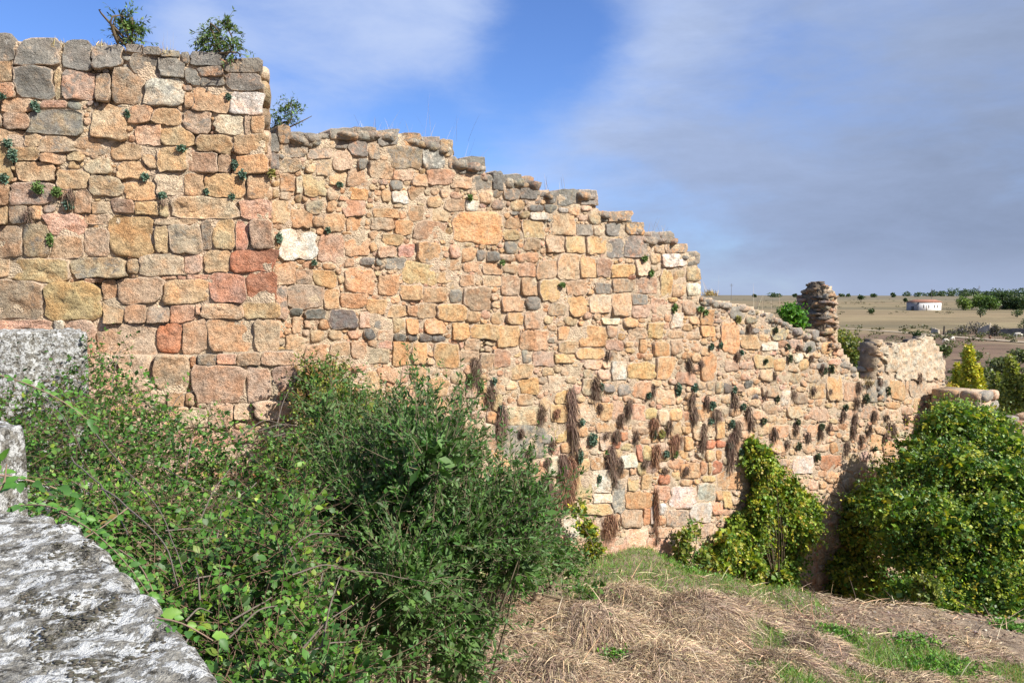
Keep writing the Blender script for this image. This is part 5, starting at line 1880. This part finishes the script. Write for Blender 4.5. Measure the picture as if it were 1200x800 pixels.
# ------------------------------------------------------------------ the grey parapet by the camera
def at_z(px, py, z):
    d = ray(px, py)
    return d * (z / d[..., 2])[..., None]


def slab(name, poly, ztop, zbot, step, rough, parent, round_=.02):
    """a weathered block: heightfield top and bulging sides"""
    poly = np.array(poly, float)
    # resample the outline finely and roughen it
    pts = []
    for i in range(len(poly)):
        a, b = poly[i], poly[(i + 1) % len(poly)]
        k = max(1, int(np.linalg.norm(b - a) / step))
        for j in range(k):
            pts.append(a + (b - a) * j / k)
    pts = np.array(pts)
    c = pts.mean(0)
    P3 = np.c_[pts, np.full(len(pts), ztop)]
    pts = pts + (unit(pts - c) * (rough * 1.4 * fbm(P3, 9.0, 3))[:, None])
    n = len(pts)
    V, q, tri = [], [], []
    prof = [(1.0, zbot), (1.0, ztop - .25), (1.004, ztop - .10), (1.0, ztop - .03), (.99, ztop - .008), (.975, ztop)]
    rin = np.linspace(.95, .04, 26)
    for (k, z) in prof:
        V.append(np.c_[c + (pts - c) * k, np.full(n, z)])
    for k in rin:
        V.append(np.c_[c + (pts - c) * k, np.full(n, ztop)])
    V.append(np.array([[c[0], c[1], ztop]]))
    m = len(V) - 1
    V = np.concatenate(V)
    dz = rough * (fbm(V, 5.0, 4) * .8 + .35 * fbm(V + 9, 28.0, 2)) - rough * 1.6 * np.clip(fbm(V + 3, 9.0, 2) - .35, 0, 1)
    V[:, 2] += dz
    sidef = V[:, 2] < ztop - .04
    V[sidef, :2] += (unit(V[sidef, :2] - c) * (rough * .8 * fbm(V[sidef], 7.0, 3))[:, None])
    for a in range(m - 1):
        for i in range(n):
            j = (i + 1) % n
            q.append((a * n + i, a * n + j, (a + 1) * n + j, (a + 1) * n + i))
    for i in range(n):
        tri.append(((m - 1) * n + i, (m - 1) * n + (i + 1) % n, m * n))
    q, tri = np.array(q), np.array(tri)
    ar = 0.5 * np.sum(pts[:, 0] * np.roll(pts[:, 1], -1) - np.roll(pts[:, 0], -1) * pts[:, 1])
    if ar < 0:
        q, tri = q[:, ::-1], tri[:, ::-1]
    return link(name, mesh_np(name, V, [q, tri], None, True, M_SLAB), parent)


par = thing('stone_parapet', 'low grey lichen covered stone parapet in the lower left corner, nearest the camera', 'parapet')
ZA = -.46
edge = [(62, 603), (92, 613), (128, 628), (134, 655), (165, 672), (186, 722), (212, 748), (236, 776), (268, 806), (320, 870)]
eA = [at_z(x, y, ZA)[:2] for x, y in edge]
polyA = eA + [np.array([-.25, .30]), np.array([-1.6, .30]), np.array([-2.6, 1.50]), at_z(-150, 590, ZA)[:2], at_z(0, 594, ZA)[:2]]
slab('coping_stone', polyA, ZA, -2.6, .010, .021, par)
ZB = -.36
eB = [at_z(x, y, ZB)[:2] for x, y in ((-60, 492), (0, 493), (27, 497))]
eB2 = [np.array([eB[2][0] - .02, 1.78]), np.array([-1.9, 1.72])]
slab('coping_stone', [eB[0], eB[1], eB[2]] + eB2, ZB, -2.6, .02, .012, par)
YC = 6.55
zc = at(40, 389, YC)[2]
xr = at(94, 392, YC)[0]
slab('coping_stone', [(-5.2, YC - .5), (xr - .12, YC), (xr, YC + .06), (xr - .30, YC + .5), (-5.2, YC + .2)], zc, -2.8, .04, .030, par)

# moss pads on the near coping stone
pads = []
Ppad = poly_pts([(80, 615), (150, 660), (190, 740), (240, 800), (60, 800), (20, 700), (40, 625)], 3800)
for (x, y) in Ppad:
    p = at_z(x, y, ZA)
    p[2] += .021 * (fbm(p[None], 5.0, 4)[0] * .8 + .35 * fbm(p[None] + 9, 28.0, 2)[0]) - .021 * 1.6 * np.clip(fbm(p[None] + 3, 9.0, 2)[0] - .35, 0, 1)
    if fbm(p[None], 14.0, 2)[0] < .26:
        continue
    s = rng.uniform(.0008, .0028)
    V = ICO1_V * (1 + .3 * fbm(ICO1_V + rng.random() * 50, 1.5, 2)[:, None]) * np.array([s * 1.6, s * 1.3, s * .55]) + p
    pads.append((V, [ICO1_F], pick_cols(len(V), [(.05, .047, .035), (.09, .08, .06)], .15)))
V, f_, c_ = merge(pads)
o = link('moss', mesh_np('moss', V, f_, c_, True, plain_attr_material('dry_moss', .98, 400)), kind='stuff')
tag(o, 'dark dry moss pads on the nearest coping stone', 'moss')

# trailing bramble sprays lying over the parapet: every big leaf its own part
LV = [(0, 0, 0)]
ts = np.linspace(0, 1, 9)
wprof = .5 * np.sin(np.pi * ts ** .8) ** .8
wprof[0] = 0
wprof[-1] = 0
lv_v, lv_f = [], []
for i, t_ in enumerate(ts):
    sr = (1 + .12 * (-1) ** i)
    for s_ in (-1, 0, 1):
        lv_v.append((s_ * wprof[i] * (sr if s_ else 1), t_, .10 * abs(s_) * wprof[i] * 2 - .18 * t_ ** 2))
lv_v = np.array(lv_v)
for i in range(8):
    b = i * 3
    lv_f += [(b, b + 1, b + 4, b + 3), (b + 1, b + 2, b + 5, b + 4)]
lv_f = np.array(lv_f)
LEAF_MESH = []
for cidx, cc in enumerate([(.07, .19, .03), (.10, .23, .035), (.15, .28, .045), (.055, .14, .03), (.20, .15, .04), (.24, .25, .05)]):
    LEAF_MESH.append(mesh_np('leaf', lv_v, [lv_f], np.repeat(np.array([cc]), len(lv_v), 0), True, M_LEAF))
sprays = [
    ('bramble spray with broad green leaves hanging over the near coping stone at the bottom', [(110, 730, 1.15), (150, 731, 1.10), (185, 733, 1.08), (215, 738, 1.06), (250, 760, 1.05)], 20, .024, (1, 0, 2, 3)),
    ('bramble spray of bright leaves arching over the parapet at the left edge', [(-20, 560, 1.75), (20, 565, 1.75), (60, 575, 1.8), (95, 590, 1.85)], 30, .032, (0, 3, 1, 3)),
    ('leafy twig rising at the left edge above the near coping stone', [(-10, 590, 1.6), (5, 575, 1.6), (8, 550, 1.6)], 6, .040, (0, 1)),
    ('small trailing twig with reddish leaves across the coping stone', [(60, 668, 1.4), (90, 690, 1.32), (105, 715, 1.25), (150, 728, 1.2)], 12, .017, (4, 5, 4)),
    ('dark green sprig growing between coping stone and thicket', [(30, 640, 1.6), (60, 640, 1.55), (85, 655, 1.5)], 14, .024, (3, 0)),
    ('leafy bramble tip leaning over the far coping stone', [(-10, 440, 3.3), (30, 452, 3.2), (70, 470, 3.1), (110, 500, 3.1)], 30, .040, (1, 3, 0, 3)),
    ('bramble shoot with small leaves creeping over the jagged edge of the near coping stone', [(150, 600, 2.0), (125, 620, 1.75), (95, 640, 1.55), (60, 655, 1.42)], 26, .020, (0, 3, 1, 4)),
    ('dense leafy shoot sprawled across the back corner of the near coping stone', [(10, 600, 1.7), (45, 596, 1.68), (80, 606, 1.6), (105, 618, 1.6)], 40, .022, (0, 3, 1, 0)),
    ('long bramble runner lying along the jagged edge of the near coping stone', [(70, 606, 1.62), (110, 628, 1.5), (150, 668, 1.36), (175, 705, 1.22)], 40, .018, (3, 0, 1, 0)),
    ('dark leafy bramble shoot hanging off the coping stone edge halfway down', [(140, 650, 1.7), (165, 668, 1.5), (180, 700, 1.35), (190, 735, 1.22)], 24, .020, (3, 0, 0, 1)),
]
for (lb, pth, nleaf, sz, cs) in sprays:
    p = np.array([at(*q) for q in pth])
    p[:, 2] += .012
    t = np.linspace(0, len(p) - 1, 12)
    path = np.stack([np.interp(t, np.arange(len(p)), p[:, k]) for k in range(3)], 1)
    for _ in range(2):
        path[1:-1] = (path[:-2] + 2 * path[1:-1] + path[2:]) / 4
    base = path[0]
    o = thing('bramble_spray', lb, 'bramble', tuple(base), 'bramble sprays over the parapet')
    V, f_, c_ = tubes(path[None], np.linspace(.0028, .0010, 12)[None] * (sz / .03), np.array((.25, .17, .12)), 6)
    link('stem', mesh_np('stem', V - base, f_, c_, True, M_TWIG), o)
    for k in range(nleaf):
        tt = min(11, max(0, (k + rnd.uniform(.1, 1.3)) / nleaf * 11))
        pos = np.array([np.interp(tt, np.arange(12), path[:, j]) for j in range(3)])
        tg_ = unit(np.array([np.interp(min(tt + .5, 11), np.arange(12), path[:, j]) for j in range(3)]) - path[max(int(tt) - 1, 0)])
        sd = np.cross(tg_, (0, 0, 1)) * (1 if k % 2 else -1)
        d = unit(tg_ * .5 + sd * .8 + np.array([rnd.uniform(-.3, .3), rnd.uniform(-.5, .1), rnd.uniform(-.45, .15)]))
        if k == nleaf - 1:
            d = unit(tg_ + np.array([0, 0, -.6]))
        nr = unit(np.array([.1, -.55, .8]) + rng.normal(0, .3, 3))
        sx = unit(np.cross(d, nr))
        uz = np.cross(sx, d)
        s = sz * rnd.uniform(.5, 1.15)
        pos = pos + d * s * .25 + np.array([rnd.uniform(-1, 1), rnd.uniform(-1, 1), rnd.uniform(-.6, .6)]) * sz * .35
        from mathutils import Matrix
        lf = bpy.data.objects.new('leaf', LEAF_MESH[cs[k % len(cs)]])
        COL.objects.link(lf)
        lf.parent = o
        M = Matrix(((sx[0] * s * .62, d[0] * s, uz[0] * s, pos[0] - base[0]), (sx[1] * s * .62, d[1] * s, uz[1] * s, pos[1] - base[1]), (sx[2] * s * .62, d[2] * s, uz[2] * s, pos[2] - base[2]), (0, 0, 0, 1)))
        lf.matrix_local = M


# ------------------------------------------------------------------ far country
def tree(name, label, cat, px, pyb, w_, h_, Y, cols, n, leaf=None, group=None, trunk=.12, blobs=6, conical=False, embed=False, zoff=None):
    k = Y / F
    c = at(px, pyb, Y)
    gz = float(H(c[0], c[1]))
    top = at(px, pyb - h_, Y)[2]
    base = np.array([c[0], c[1], gz - .1])
    W_, Ht = w_ * k, top - gz
    vis = h_ * k
    leaf = leaf or max(W_ * .12, k * 1.7)
    Vs = []
    zc0 = top - vis
    for b in range(blobs):
        if conical:
            f = b / max(blobs - 1, 1)
            cc = base * 0 + np.array([c[0] + rng.normal(0, W_ * .05), c[1], zc0 + vis * (.15 + .75 * f)])
            R = np.array([W_ * .5 * (1 - .62 * f), W_ * .5 * (1 - .62 * f), vis * .24])
        else:
            cc = np.array([c[0] + rng.uniform(-.28, .28) * W_, c[1] + rng.uniform(-.26, .26) * W_, zc0 + vis * rng.uniform(.22, .70)])
            R = np.array([W_ * rng.uniform(.24, .38), W_ * .34, vis * rng.uniform(.26, .36)])
        nn_ = n // blobs
        P0, O = ellipsoid_pts(nn_, cc, R, (.55, 1.08))
        m_ = len(P0)
        Vs.append(inst(T_DIAMOND, P0, unit(O + rng.normal(0, .8, O.shape)), unit(O + rng.normal(0, .5, O.shape) + np.array([0, 0, .3])), leaf * rng.uniform(.6, 1.3, m_), leaf * .75 * rng.uniform(.6, 1.3, m_), pick_cols(m_, cols, .2)))
    o = thing(name, label, cat, tuple(base), group)
    V, f_, c_ = merge(Vs)
    link('crown', mesh_np('crown', V - base, f_, c_, False, M_LEAF), o)
    t = np.linspace(0, 1, 6)[:, None]
    e_ = np.array([c[0], c[1], zc0 + vis * .6])
    V, f_, c_ = tubes((base * (1 - t) + e_ * t)[None], np.linspace(trunk, trunk * .4, 6)[None] * W_ * .3, np.array((.14, .11, .08)), 6)
    link('trunk', mesh_np('trunk', V - base, f_, c_, True, M_TWIG), o)
    return o


YP = [(.50, .45, .035), (.40, .40, .04), (.58, .46, .06), (.30, .34, .05)]
OP = [(.26, .28, .06), (.36, .36, .06), (.17, .20, .05)]
gp = 'autumn poplars in the valley'
tree('poplar_tree', 'tallest bright yellow poplar just right of the rendered far block', 'tree', 1134, 472, 24, 60, 60, YP, 2600, .26, gp, conical=True, blobs=7)
tree('poplar_tree', 'lower yellow poplar leaning against the right of the tallest one', 'tree', 1146, 474, 20, 40, 61, YP, 1500, .26, gp, conical=True, blobs=5)
tree('poplar_tree', 'short yellow poplar close behind the left of the tallest one', 'tree', 1121, 474, 18, 42, 62, YP, 1300, .26, gp, conical=True, blobs=5)
tree('orange_shrub', 'small orange yellow shrub touching the edge of the rendered far block', 'shrub', 1110, 476, 16, 32, 55, [(.50, .34, .04), (.44, .30, .05), (.40, .36, .06)], 900, .22)
tree('poplar_tree', 'pale olive yellow poplar near the right edge', 'tree', 1184, 482, 26, 58, 58, OP, 2300, .26, gp, conical=True, blobs=7)
tree('poplar_tree', 'olive poplar cut by the right edge of the view', 'tree', 1203, 484, 24, 48, 57, OP, 1700, .26, gp, conical=True, blobs=6)
tree('poplar_tree', 'dull green poplar between the yellow and olive ones', 'tree', 1166, 482, 22, 40, 63, [(.17, .20, .05), (.25, .27, .06)], 1300, .26, gp, conical=True, blobs=5)
DG = [(.045, .075, .025), (.07, .11, .035), (.03, .055, .02)]
LG = [(.13, .20, .04), (.18, .25, .05), (.09, .14, .03)]
gt = 'trees on the plain beyond the farmhouse'
for a in (('broadleaf_tree', 'pale green tree standing right of the farmhouse', 1129, 361, 15, 14, 410, LG), ('broadleaf_tree', 'light green round tree left of the dark grove', 1148, 357, 14, 15, 420, LG),
          ('broadleaf_tree', 'tall dark green tree in the middle of the grove', 1175, 362, 20, 21, 430, DG), ('broadleaf_tree', 'mid green spreading tree between the pale one and the tall dark one', 1160, 362, 18, 15, 415, [(.08, .14, .03), (.11, .17, .04)]),
          ('broadleaf_tree', 'dark tree at the right edge of the grove', 1193, 362, 18, 19, 425, DG), ('broadleaf_tree', 'green tree filling the very right edge of the plain', 1205, 364, 16, 20, 410, [(.07, .12, .03), (.10, .15, .04)]),
          ('broadleaf_tree', 'low dark tree in the gap between tall dark tree and edge of grove', 1184, 362, 18, 14, 440, DG), ('broadleaf_tree', 'dark bushy tree behind the light green round tree', 1158, 358, 20, 12, 460, DG),
          ('broadleaf_tree', 'low olive hedge like tree joining pale tree and grove', 1139, 360, 14, 7, 430, LG)):
    tree(a[0], a[1], 'tree', *a[2:7], a[7], 1300, None, gt, blobs=9)
gj = 'junipers dotted over the stubble plain'
for a in ((1149, 371.5, 10, 12, 300, 'rounded dark juniper below the pale green trees'), (1192, 371, 11, 9, 300, 'squat dark juniper near the right edge'), (1200, 388, 12, 18, 210, 'dark small tree at the right edge above the pen wall'),
          (1021, 366.5, 6, 4, 350, 'tiny dark bush alone on the plain left of the farmhouse'), (1060, 353, 4, 3, 620, 'speck of a bush just above the farmhouse roof corner'), (1074, 397, 6, 11, 170, 'small green tree by the track above the rendered block'),
          (1009, 350.5, 7, 4.5, 700, 'dark bush below the skyline right of the stub'), (908, 348, 16, 4.5, 1300, 'dark bush on the skyline left of the stub'), (884, 348, 4, 3, 1300, 'small dot of a bush on the skyline farthest left'),
          (986, 348, 5, 3.5, 1400, 'first skyline bush right of the stub'), (994, 348, 4, 3.5, 1400, 'second skyline bush right of the stub'), (1023, 348, 6, 3.5, 1300, 'flat skyline bush above the lone plain bush'), (1047, 348, 4, 4.5, 1300, 'upright skyline bush left of the long dark wood'),
          (932, 348, 6, 4, 1300, 'skyline bush touching the left of the stub')):
    tree('juniper', a[5], 'bush', *a[:5], DG, 260, None, gj, blobs=4, trunk=.2)
# long dark wood on the skyline
wv = []
for k in range(90):
    x = rng.uniform(1056, 1330)
    Y = rng.uniform(1350, 1600)
    P = at(x, 349, Y)
    gz = float(H(P[0], P[1]))
    hh = rng.uniform(5, 11) * (1.3 if x > 1100 else 1)
    P0, O = ellipsoid_pts(80, np.array([P[0], P[1], gz + hh * .5]), np.array([rng.uniform(4, 9), 5, hh * .55]), (.6, 1.05))
    n = len(P0)
    wv.append(inst(T_DIAMOND, P0, unit(O + rng.normal(0, .8, O.shape)), unit(O + np.array([0, 0, .4])), np.full(n, 3.0), np.full(n, 2.4), pick_cols(n, DG, .2)))
V, f_, c_ = merge(wv)
o = link('distant_wood', mesh_np('distant_wood', V, f_, c_, False, M_LEAF), kind='stuff')
tag(o, 'long dark wood on the skyline behind the farmhouse', 'wood')

# scrub of the valley floor
sv = []
for k in range(520):
    Y = 46 + 150 * rng.random() ** 1.2
    x = rng.uniform(850, 1330)
    if Y > 75 and rng.random() < .45:
        continue
    P = at(x, 400, Y)
    gz = float(H(P[0], P[1]))
    s = rng.uniform(.3, 1.2)
    P0, O = ellipsoid_pts(70, np.array([P[0], P[1], gz + s * .3]), np.array([s * rng.uniform(.8, 1.6), s, s * .7]), (.5, 1.05))
    n = len(P0)
    cs = [(.09, .11, .035), (.13, .14, .05), (.07, .07, .035)] if Y > 80 else [(.12, .15, .04), (.18, .19, .05), (.09, .11, .04)]
    sv.append(inst(T_DIAMOND, P0, unit(O + rng.normal(0, .8, O.shape)), unit(O + np.array([0, 0, .4])), np.full(n, .30), np.full(n, .22), pick_cols(n, cs, .2)))
V, f_, c_ = merge(sv)
o = link('valley_scrub', mesh_np('valley_scrub', V, f_, c_, False, M_LEAF), kind='stuff')
tag(o, 'low dull green scrub over the valley floor beyond the wall', 'scrub')
ps = []
for k in range(520):
    Y = 150 * (6.5 ** rng.random())
    x = rng.uniform(850, 1330)
    P = at(x, 400, Y)
    if vnoise(P[None] * np.array([.4, 1, 0]), .02)[0] < .0:
        continue
    gz = float(H(P[0], P[1]))
    s = rng.uniform(.25, .9) * (Y / 300) ** .5
    P0, O = ellipsoid_pts(30, np.array([P[0], P[1], gz + s * .3]), np.array([s * rng.uniform(1, 3.5), s, s * .7]), (.5, 1.05))
    n = len(P0)
    ps.append(inst(T_DIAMOND, P0, unit(O + rng.normal(0, .8, O.shape)), unit(O + np.array([0, 0, .4])), np.full(n, .5), np.full(n, .4), pick_cols(n, [(.08, .085, .035), (.11, .09, .05), (.06, .06, .03)], .2)))
V, f_, c_ = merge(ps)
o = link('plain_scrub', mesh_np('plain_scrub', V, f_, c_, False, M_LEAF), kind='stuff')
tag(o, 'sparse dark scrub dotted over the stubble plain', 'scrub')
# bare purplish thorn bushes by the sheep pen
for a in ((1126, 395, 20, 13, 185, 'purplish bare thorn bush left of the pen ruin'), (1143, 391, 22, 15, 188, 'rounded bare thorn bush against the pale ruin'), (1112, 396, 14, 9, 183, 'low end of the thorn bushes nearest the sheep'),
          (1166, 397, 11, 17, 176, 'dark leafless bush just right of the pale ruin')):
    tree('thorn_bush', a[5], 'bush', *a[:5], [(.085, .075, .075), (.12, .10, .10), (.06, .055, .05)], 520, .4, 'bare thorn bushes by the sheep pen', blobs=7)
# green shrubs nearer in the valley
for a in ((1150, 452, 26, 22, 75, 'grey green shrub behind the yellow poplars'), (1172, 440, 30, 22, 85, 'larger dull green shrub above the olive poplars'), (1195, 425, 20, 16, 100, 'dull green shrub at the right edge over the olive poplar'), (1140, 422, 24, 10, 115, 'flat brownish shrub above the tallest poplar'),
          (1100, 416, 20, 12, 95, 'dull shrub rising behind the right shoulder of the rendered block')):
    tree('valley_shrub', a[5], 'shrub', *a[:5], [(.10, .125, .045), (.14, .16, .06), (.07, .09, .035)], 800, .35, 'dull green shrubs in the valley', blobs=7)

# pale ruin and pen wall
M_RUIN = simple_mat('dry_stone', (.25, .205, .15), (.37, .315, .24), 1.2, .9, .2)
M_DKW = simple_mat('dark_dry_stone', (.11, .09, .075), (.19, .155, .12), 1.2, .9, .2)


def far_wall(name, label, cat, P, Q, h0, h1, th, mat):
    """low dry-stone wall between two ground points, ragged top"""
    P, Q = np.array(P), np.array(Q)
    n = 14
    t = unit((Q - P)[None, :2])[0]
    nn_ = np.array([t[1], -t[0]]) * th / 2
    V = []
    for i in range(n + 1):
        c = P[:2] + (Q - P)[:2] * i / n
        gz = float(H(c[0], c[1]))
        hh = (h0 + (h1 - h0) * i / n) * (1 + rng.uniform(-.15, .15))
        for (sx, z) in ((-1, gz - .5), (-.8, gz + hh), (.8, gz + hh), (1, gz - .5)):
            V.append((*(c + nn_ * sx), z))
    V = np.array(V)
    fq = []
    for i in range(n):
        for a, b in ((0, 1), (1, 2), (2, 3)):
            fq.append((i * 4 + a, i * 4 + b, i * 4 + 4 + b, i * 4 + 4 + a))
    fq.append((0, 3, 2, 1))
    fq.append((n * 4, n * 4 + 1, n * 4 + 2, n * 4 + 3))
    b0 = V[0].copy()
    o = link(name, mesh_np(name, V - b0, [np.array(fq)], None, False, mat), loc=b0)
    return tag(o, label, cat)


far_wall('ruined_hut_wall', 'pale remnant of a stone hut between the thorn bushes', 'ruin', at(1146, 390, 186), at(1161, 390, 184), 1.4, 2.6, .8, M_RUIN)
far_wall('pen_wall', 'long low dark dry stone wall right of the pale ruin', 'wall', at(1171, 390, 180), at(1230, 392, 172), 1.5, 1.8, .7, M_DKW)
far_wall('pen_wall', 'short pale piece of dry stone wall left of the thorn bushes', 'wall', at(1092, 393, 190), at(1100, 393, 188), 1.2, .9, .7, M_RUIN)
for i, (x, lb) in enumerate(((1106, 'dark wooden gate post left of the thorn bushes'),)):
    P = at(x, 396, 180)
    P[2] = H(P[0], P[1]) - .2
    V, f_, c_ = tubes(np.array([[P, P + np.array([0, 0, 1.2]), P + np.array([.04, 0, 2.3])]]), np.array([[.22, .2, .18]]), np.array((.08, .065, .05)), 6)
    o = link('gate_post', mesh_np('gate_post', V - P, f_, c_, False, M_TWIG), loc=P)
    tag(o, lb, 'post')

# farmhouse
M_WHITE = simple_mat('whitewash', (.56, .54, .53), (.64, .62, .60), .8, .8, .02)
M_GREYW = simple_mat('shade_grey', (.20, .195, .20), (.27, .26, .265), .8, .85, .02)  # gable's shade put into a grey wall colour; sills share it
M_TILE = simple_mat('terracotta_tile', (.20, .095, .065), (.29, .145, .095), .9, .85, .15)
M_DARK = simple_mat('dark_opening', (.03, .03, .035), (.06, .055, .05), 2.0, .5)
M_WOOD = simple_mat('weathered_timber', (.16, .13, .10), (.22, .18, .14), 2.0, .8)
C0 = at(1077, 364.3, 400)
C1 = at(1103, 364.2, 407)
C2 = at(1062, 363.6, 410)
gz = float(H(C0[0], C0[1]))
zb = C0[2]
ux = (C1 - C0)[:2]
LX = np.linalg.norm(ux)
ux /= LX
uy = np.array([-ux[1], ux[0]])
wy = (C2 - C0)[:2] @ uy
uy2 = unit(((C2 - C0)[:2] - 0)[None])[0]
LY = np.linalg.norm((C2 - C0)[:2])
HW = 10.2 * 400 / F
HR = 13.4 * 400 / F
farm = thing('farmhouse', 'long white farmhouse with a red tiled roof on the far plain', 'house', (C0[0], C0[1], zb))


def fh(name, pts, faces, mat, parent=None, thick=None):
    V = []
    for (a, b, z) in pts:
        xy = ux * a + uy2 * b
        V.append((xy[0], xy[1], z))
    V = np.array(V)
    return link(name, mesh_np(name, V, [np.array(f) for f in faces], None, False, mat), parent or farm)


def fbox(name, a0, a1, b0, b1, z0, z1, mat, parent=None):
    p = [(a0, b0, z0), (a1, b0, z0), (a1, b1, z0), (a0, b1, z0), (a0, b0, z1), (a1, b0, z1), (a1, b1, z1), (a0, b1, z1)]
    return fh(name, p, [[(0, 3, 2, 1), (4, 5, 6, 7), (0, 1, 5, 4), (1, 2, 6, 5), (2, 3, 7, 6), (3, 0, 4, 7)]], mat, parent)


fbox('wall', .02, LX, 0, .4, -1.5, HW, M_WHITE)
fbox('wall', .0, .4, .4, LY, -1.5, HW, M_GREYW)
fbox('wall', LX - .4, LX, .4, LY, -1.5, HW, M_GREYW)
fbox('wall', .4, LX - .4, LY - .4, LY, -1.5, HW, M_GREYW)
e_ = .45
fh('roof', [(-e_, -e_, HW), (LX + e_, -e_, HW), (LX + e_, LY + e_, HW), (-e_, LY + e_, HW), (LY * .12, LY * .5, HR), (LX - .2, LY * .5, HR),
            (-e_, -e_, HW + .15), (LX + e_, -e_, HW + .15), (LX + e_, LY + e_, HW + .15), (-e_, LY + e_, HW + .15)],
   [[(6, 7, 5, 4), (8, 9, 4, 5), (0, 1, 7, 6), (1, 2, 8, 7), (2, 3, 9, 8), (3, 0, 6, 9), (0, 3, 2, 1)], [(7, 8, 5), (9, 6, 4)]], M_TILE)
for fx, w_, z0, z1, nm in ((.20, .75, 1.7, 3.2, 'window'), (.33, .55, 0.0, 2.9, 'door'), (.43, .75, 1.7, 3.2, 'window'), (.68, .75, 1.7, 3.2, 'window'), (.81, .75, 1.7, 3.2, 'window')):
    f0 = fbox(nm, fx * LX - w_ * .5, fx * LX + w_ * .5, -.05, .10, z0, z1, M_DARK if nm == 'window' else M_WOOD)
    if nm == 'window':
        fbox('sill', fx * LX - w_ * .6, fx * LX + w_ * .6, -.14, .05, z0 - .14, z0 - .005, M_GREYW, f0)
fbox('door', -.06, .1, LY * .40, LY * .62, -.6, 2.3, M_DARK)

# poles and masts
def pole(label, px, pyb, pyt, Y, arm):
    B_ = at(px, pyb, Y)
    B_[2] = min(H(B_[0], B_[1]), B_[2]) - .3
    T_ = at(px, pyt, Y)
    r0 = Y / F * .28
    h_ = T_[2] - B_[2]
    o = thing('power_pole', label, 'pole', tuple(B_), 'power poles on the far plain')
    V, f_, c_ = tubes(np.array([[(0, 0, 0), (0, 0, h_ * .5), (0, 0, h_)]], float), np.array([[r0, r0 * .8, r0 * .6]]), np.array((.16, .15, .15)), 6)
    link('mast', mesh_np('mast', V, f_, c_, False, M_TWIG), o)
    for z in ((.93, .84) if arm > 1.2 else (.94,)):
        V, f_, c_ = tubes(np.array([[(-arm * Y / F, 0, h_ * z), (0, 0, h_ * z + .01), (arm * Y / F, 0, h_ * z)]], float), np.array([[r0 * .5] * 3]), np.array((.16, .15, .15)), 4)
        link('crossarm', mesh_np('crossarm', V, f_, c_, False, M_TWIG), o)


pole('tall power mast on the skyline left of the dark stub', 857, 346, 332, 900, 2.0)
pole('thin pole rising from behind the farmhouse roof', 1091.5, 354, 338, 450, 1.0)
pole('thin power pole above the skyline right of the farmhouse', 1147, 349, 334.5, 900, 1.4)

# grazing animals: skin grown over a jointed skeleton
M_WOOL = simple_mat('pale_wool', (.52, .47, .38), (.66, .61, .50), 6, .95, .02)
M_BROWNC = simple_mat('brown_hide', (.14, .08, .05), (.20, .12, .08), 6, .9, .02)


def animal(name, label, cat, px, pyb, Y, hgt, yaw, mat):
    P = at(px, pyb, Y)
    P[2] = H(P[0], P[1])
    s = hgt
    pts = [(0, 0, .70, .20), (.30, 0, .70, .21), (-.30, 0, .69, .20), (.46, 0, .72, .13), (.58, 0, .50, .09), (.66, 0, .24, .085), (.78, 0, .10, .055),
           (-.46, 0, .62, .05), (-.50, 0, .40, .03),
           (.30, .13, .48, .085), (.30, .13, .26, .05), (.29, .13, .02, .04), (.30, -.13, .48, .085), (.34, -.13, .26, .05), (.35, -.13, .02, .04),
           (-.34, .13, .50, .10), (-.40, .13, .27, .05), (-.36, .13, .02, .04), (-.32, -.13, .50, .10), (-.36, -.13, .27, .05), (-.31, -.13, .02, .04)]
    ed = [(0, 1), (0, 2), (1, 3), (3, 4), (4, 5), (5, 6), (2, 7), (7, 8), (1, 9), (9, 10), (10, 11), (1, 12), (12, 13), (13, 14), (2, 15), (15, 16), (16, 17), (2, 18), (18, 19), (19, 20)]
    me = bpy.data.meshes.new('body_base')
    me.from_pydata([(p[0] * s, p[1] * s, p[2] * s) for p in pts], ed, [])
    ob = bpy.data.objects.new(name, me)
    COL.objects.link(ob)
    md = ob.modifiers.new('skin', 'SKIN')
    for v, p in zip(me.skin_vertices[0].data, pts):
        v.radius = (p[3] * s, p[3] * s)
    me.skin_vertices[0].data[0].use_root = True
    md2 = ob.modifiers.new('sub', 'SUBSURF')
    md2.levels = md2.render_levels = 1
    me.materials.append(mat)
    ob.location = P
    ob.rotation_euler = (0, 0, yaw)
    tag(ob, label, cat)
    return ob


animal('sheep', 'pale sheep grazing head down at the left of two together', 'sheep', 1109, 402.5, 150, 1.0, 3.0, M_WOOL)
animal('sheep', 'pale sheep standing at the right of two together', 'sheep', 1116, 400.5, 156, 1.0, .4, M_WOOL)
animal('horse', 'pale horse standing before the dark pen wall at the right edge', 'horse', 1194, 393.5, 165, 1.5, 2.8, M_WOOL)
animal('cow', 'small brown calf grazing below the leafless bush', 'calf', 1160, 397.5, 160, 1.1, 1.0, M_BROWNC)
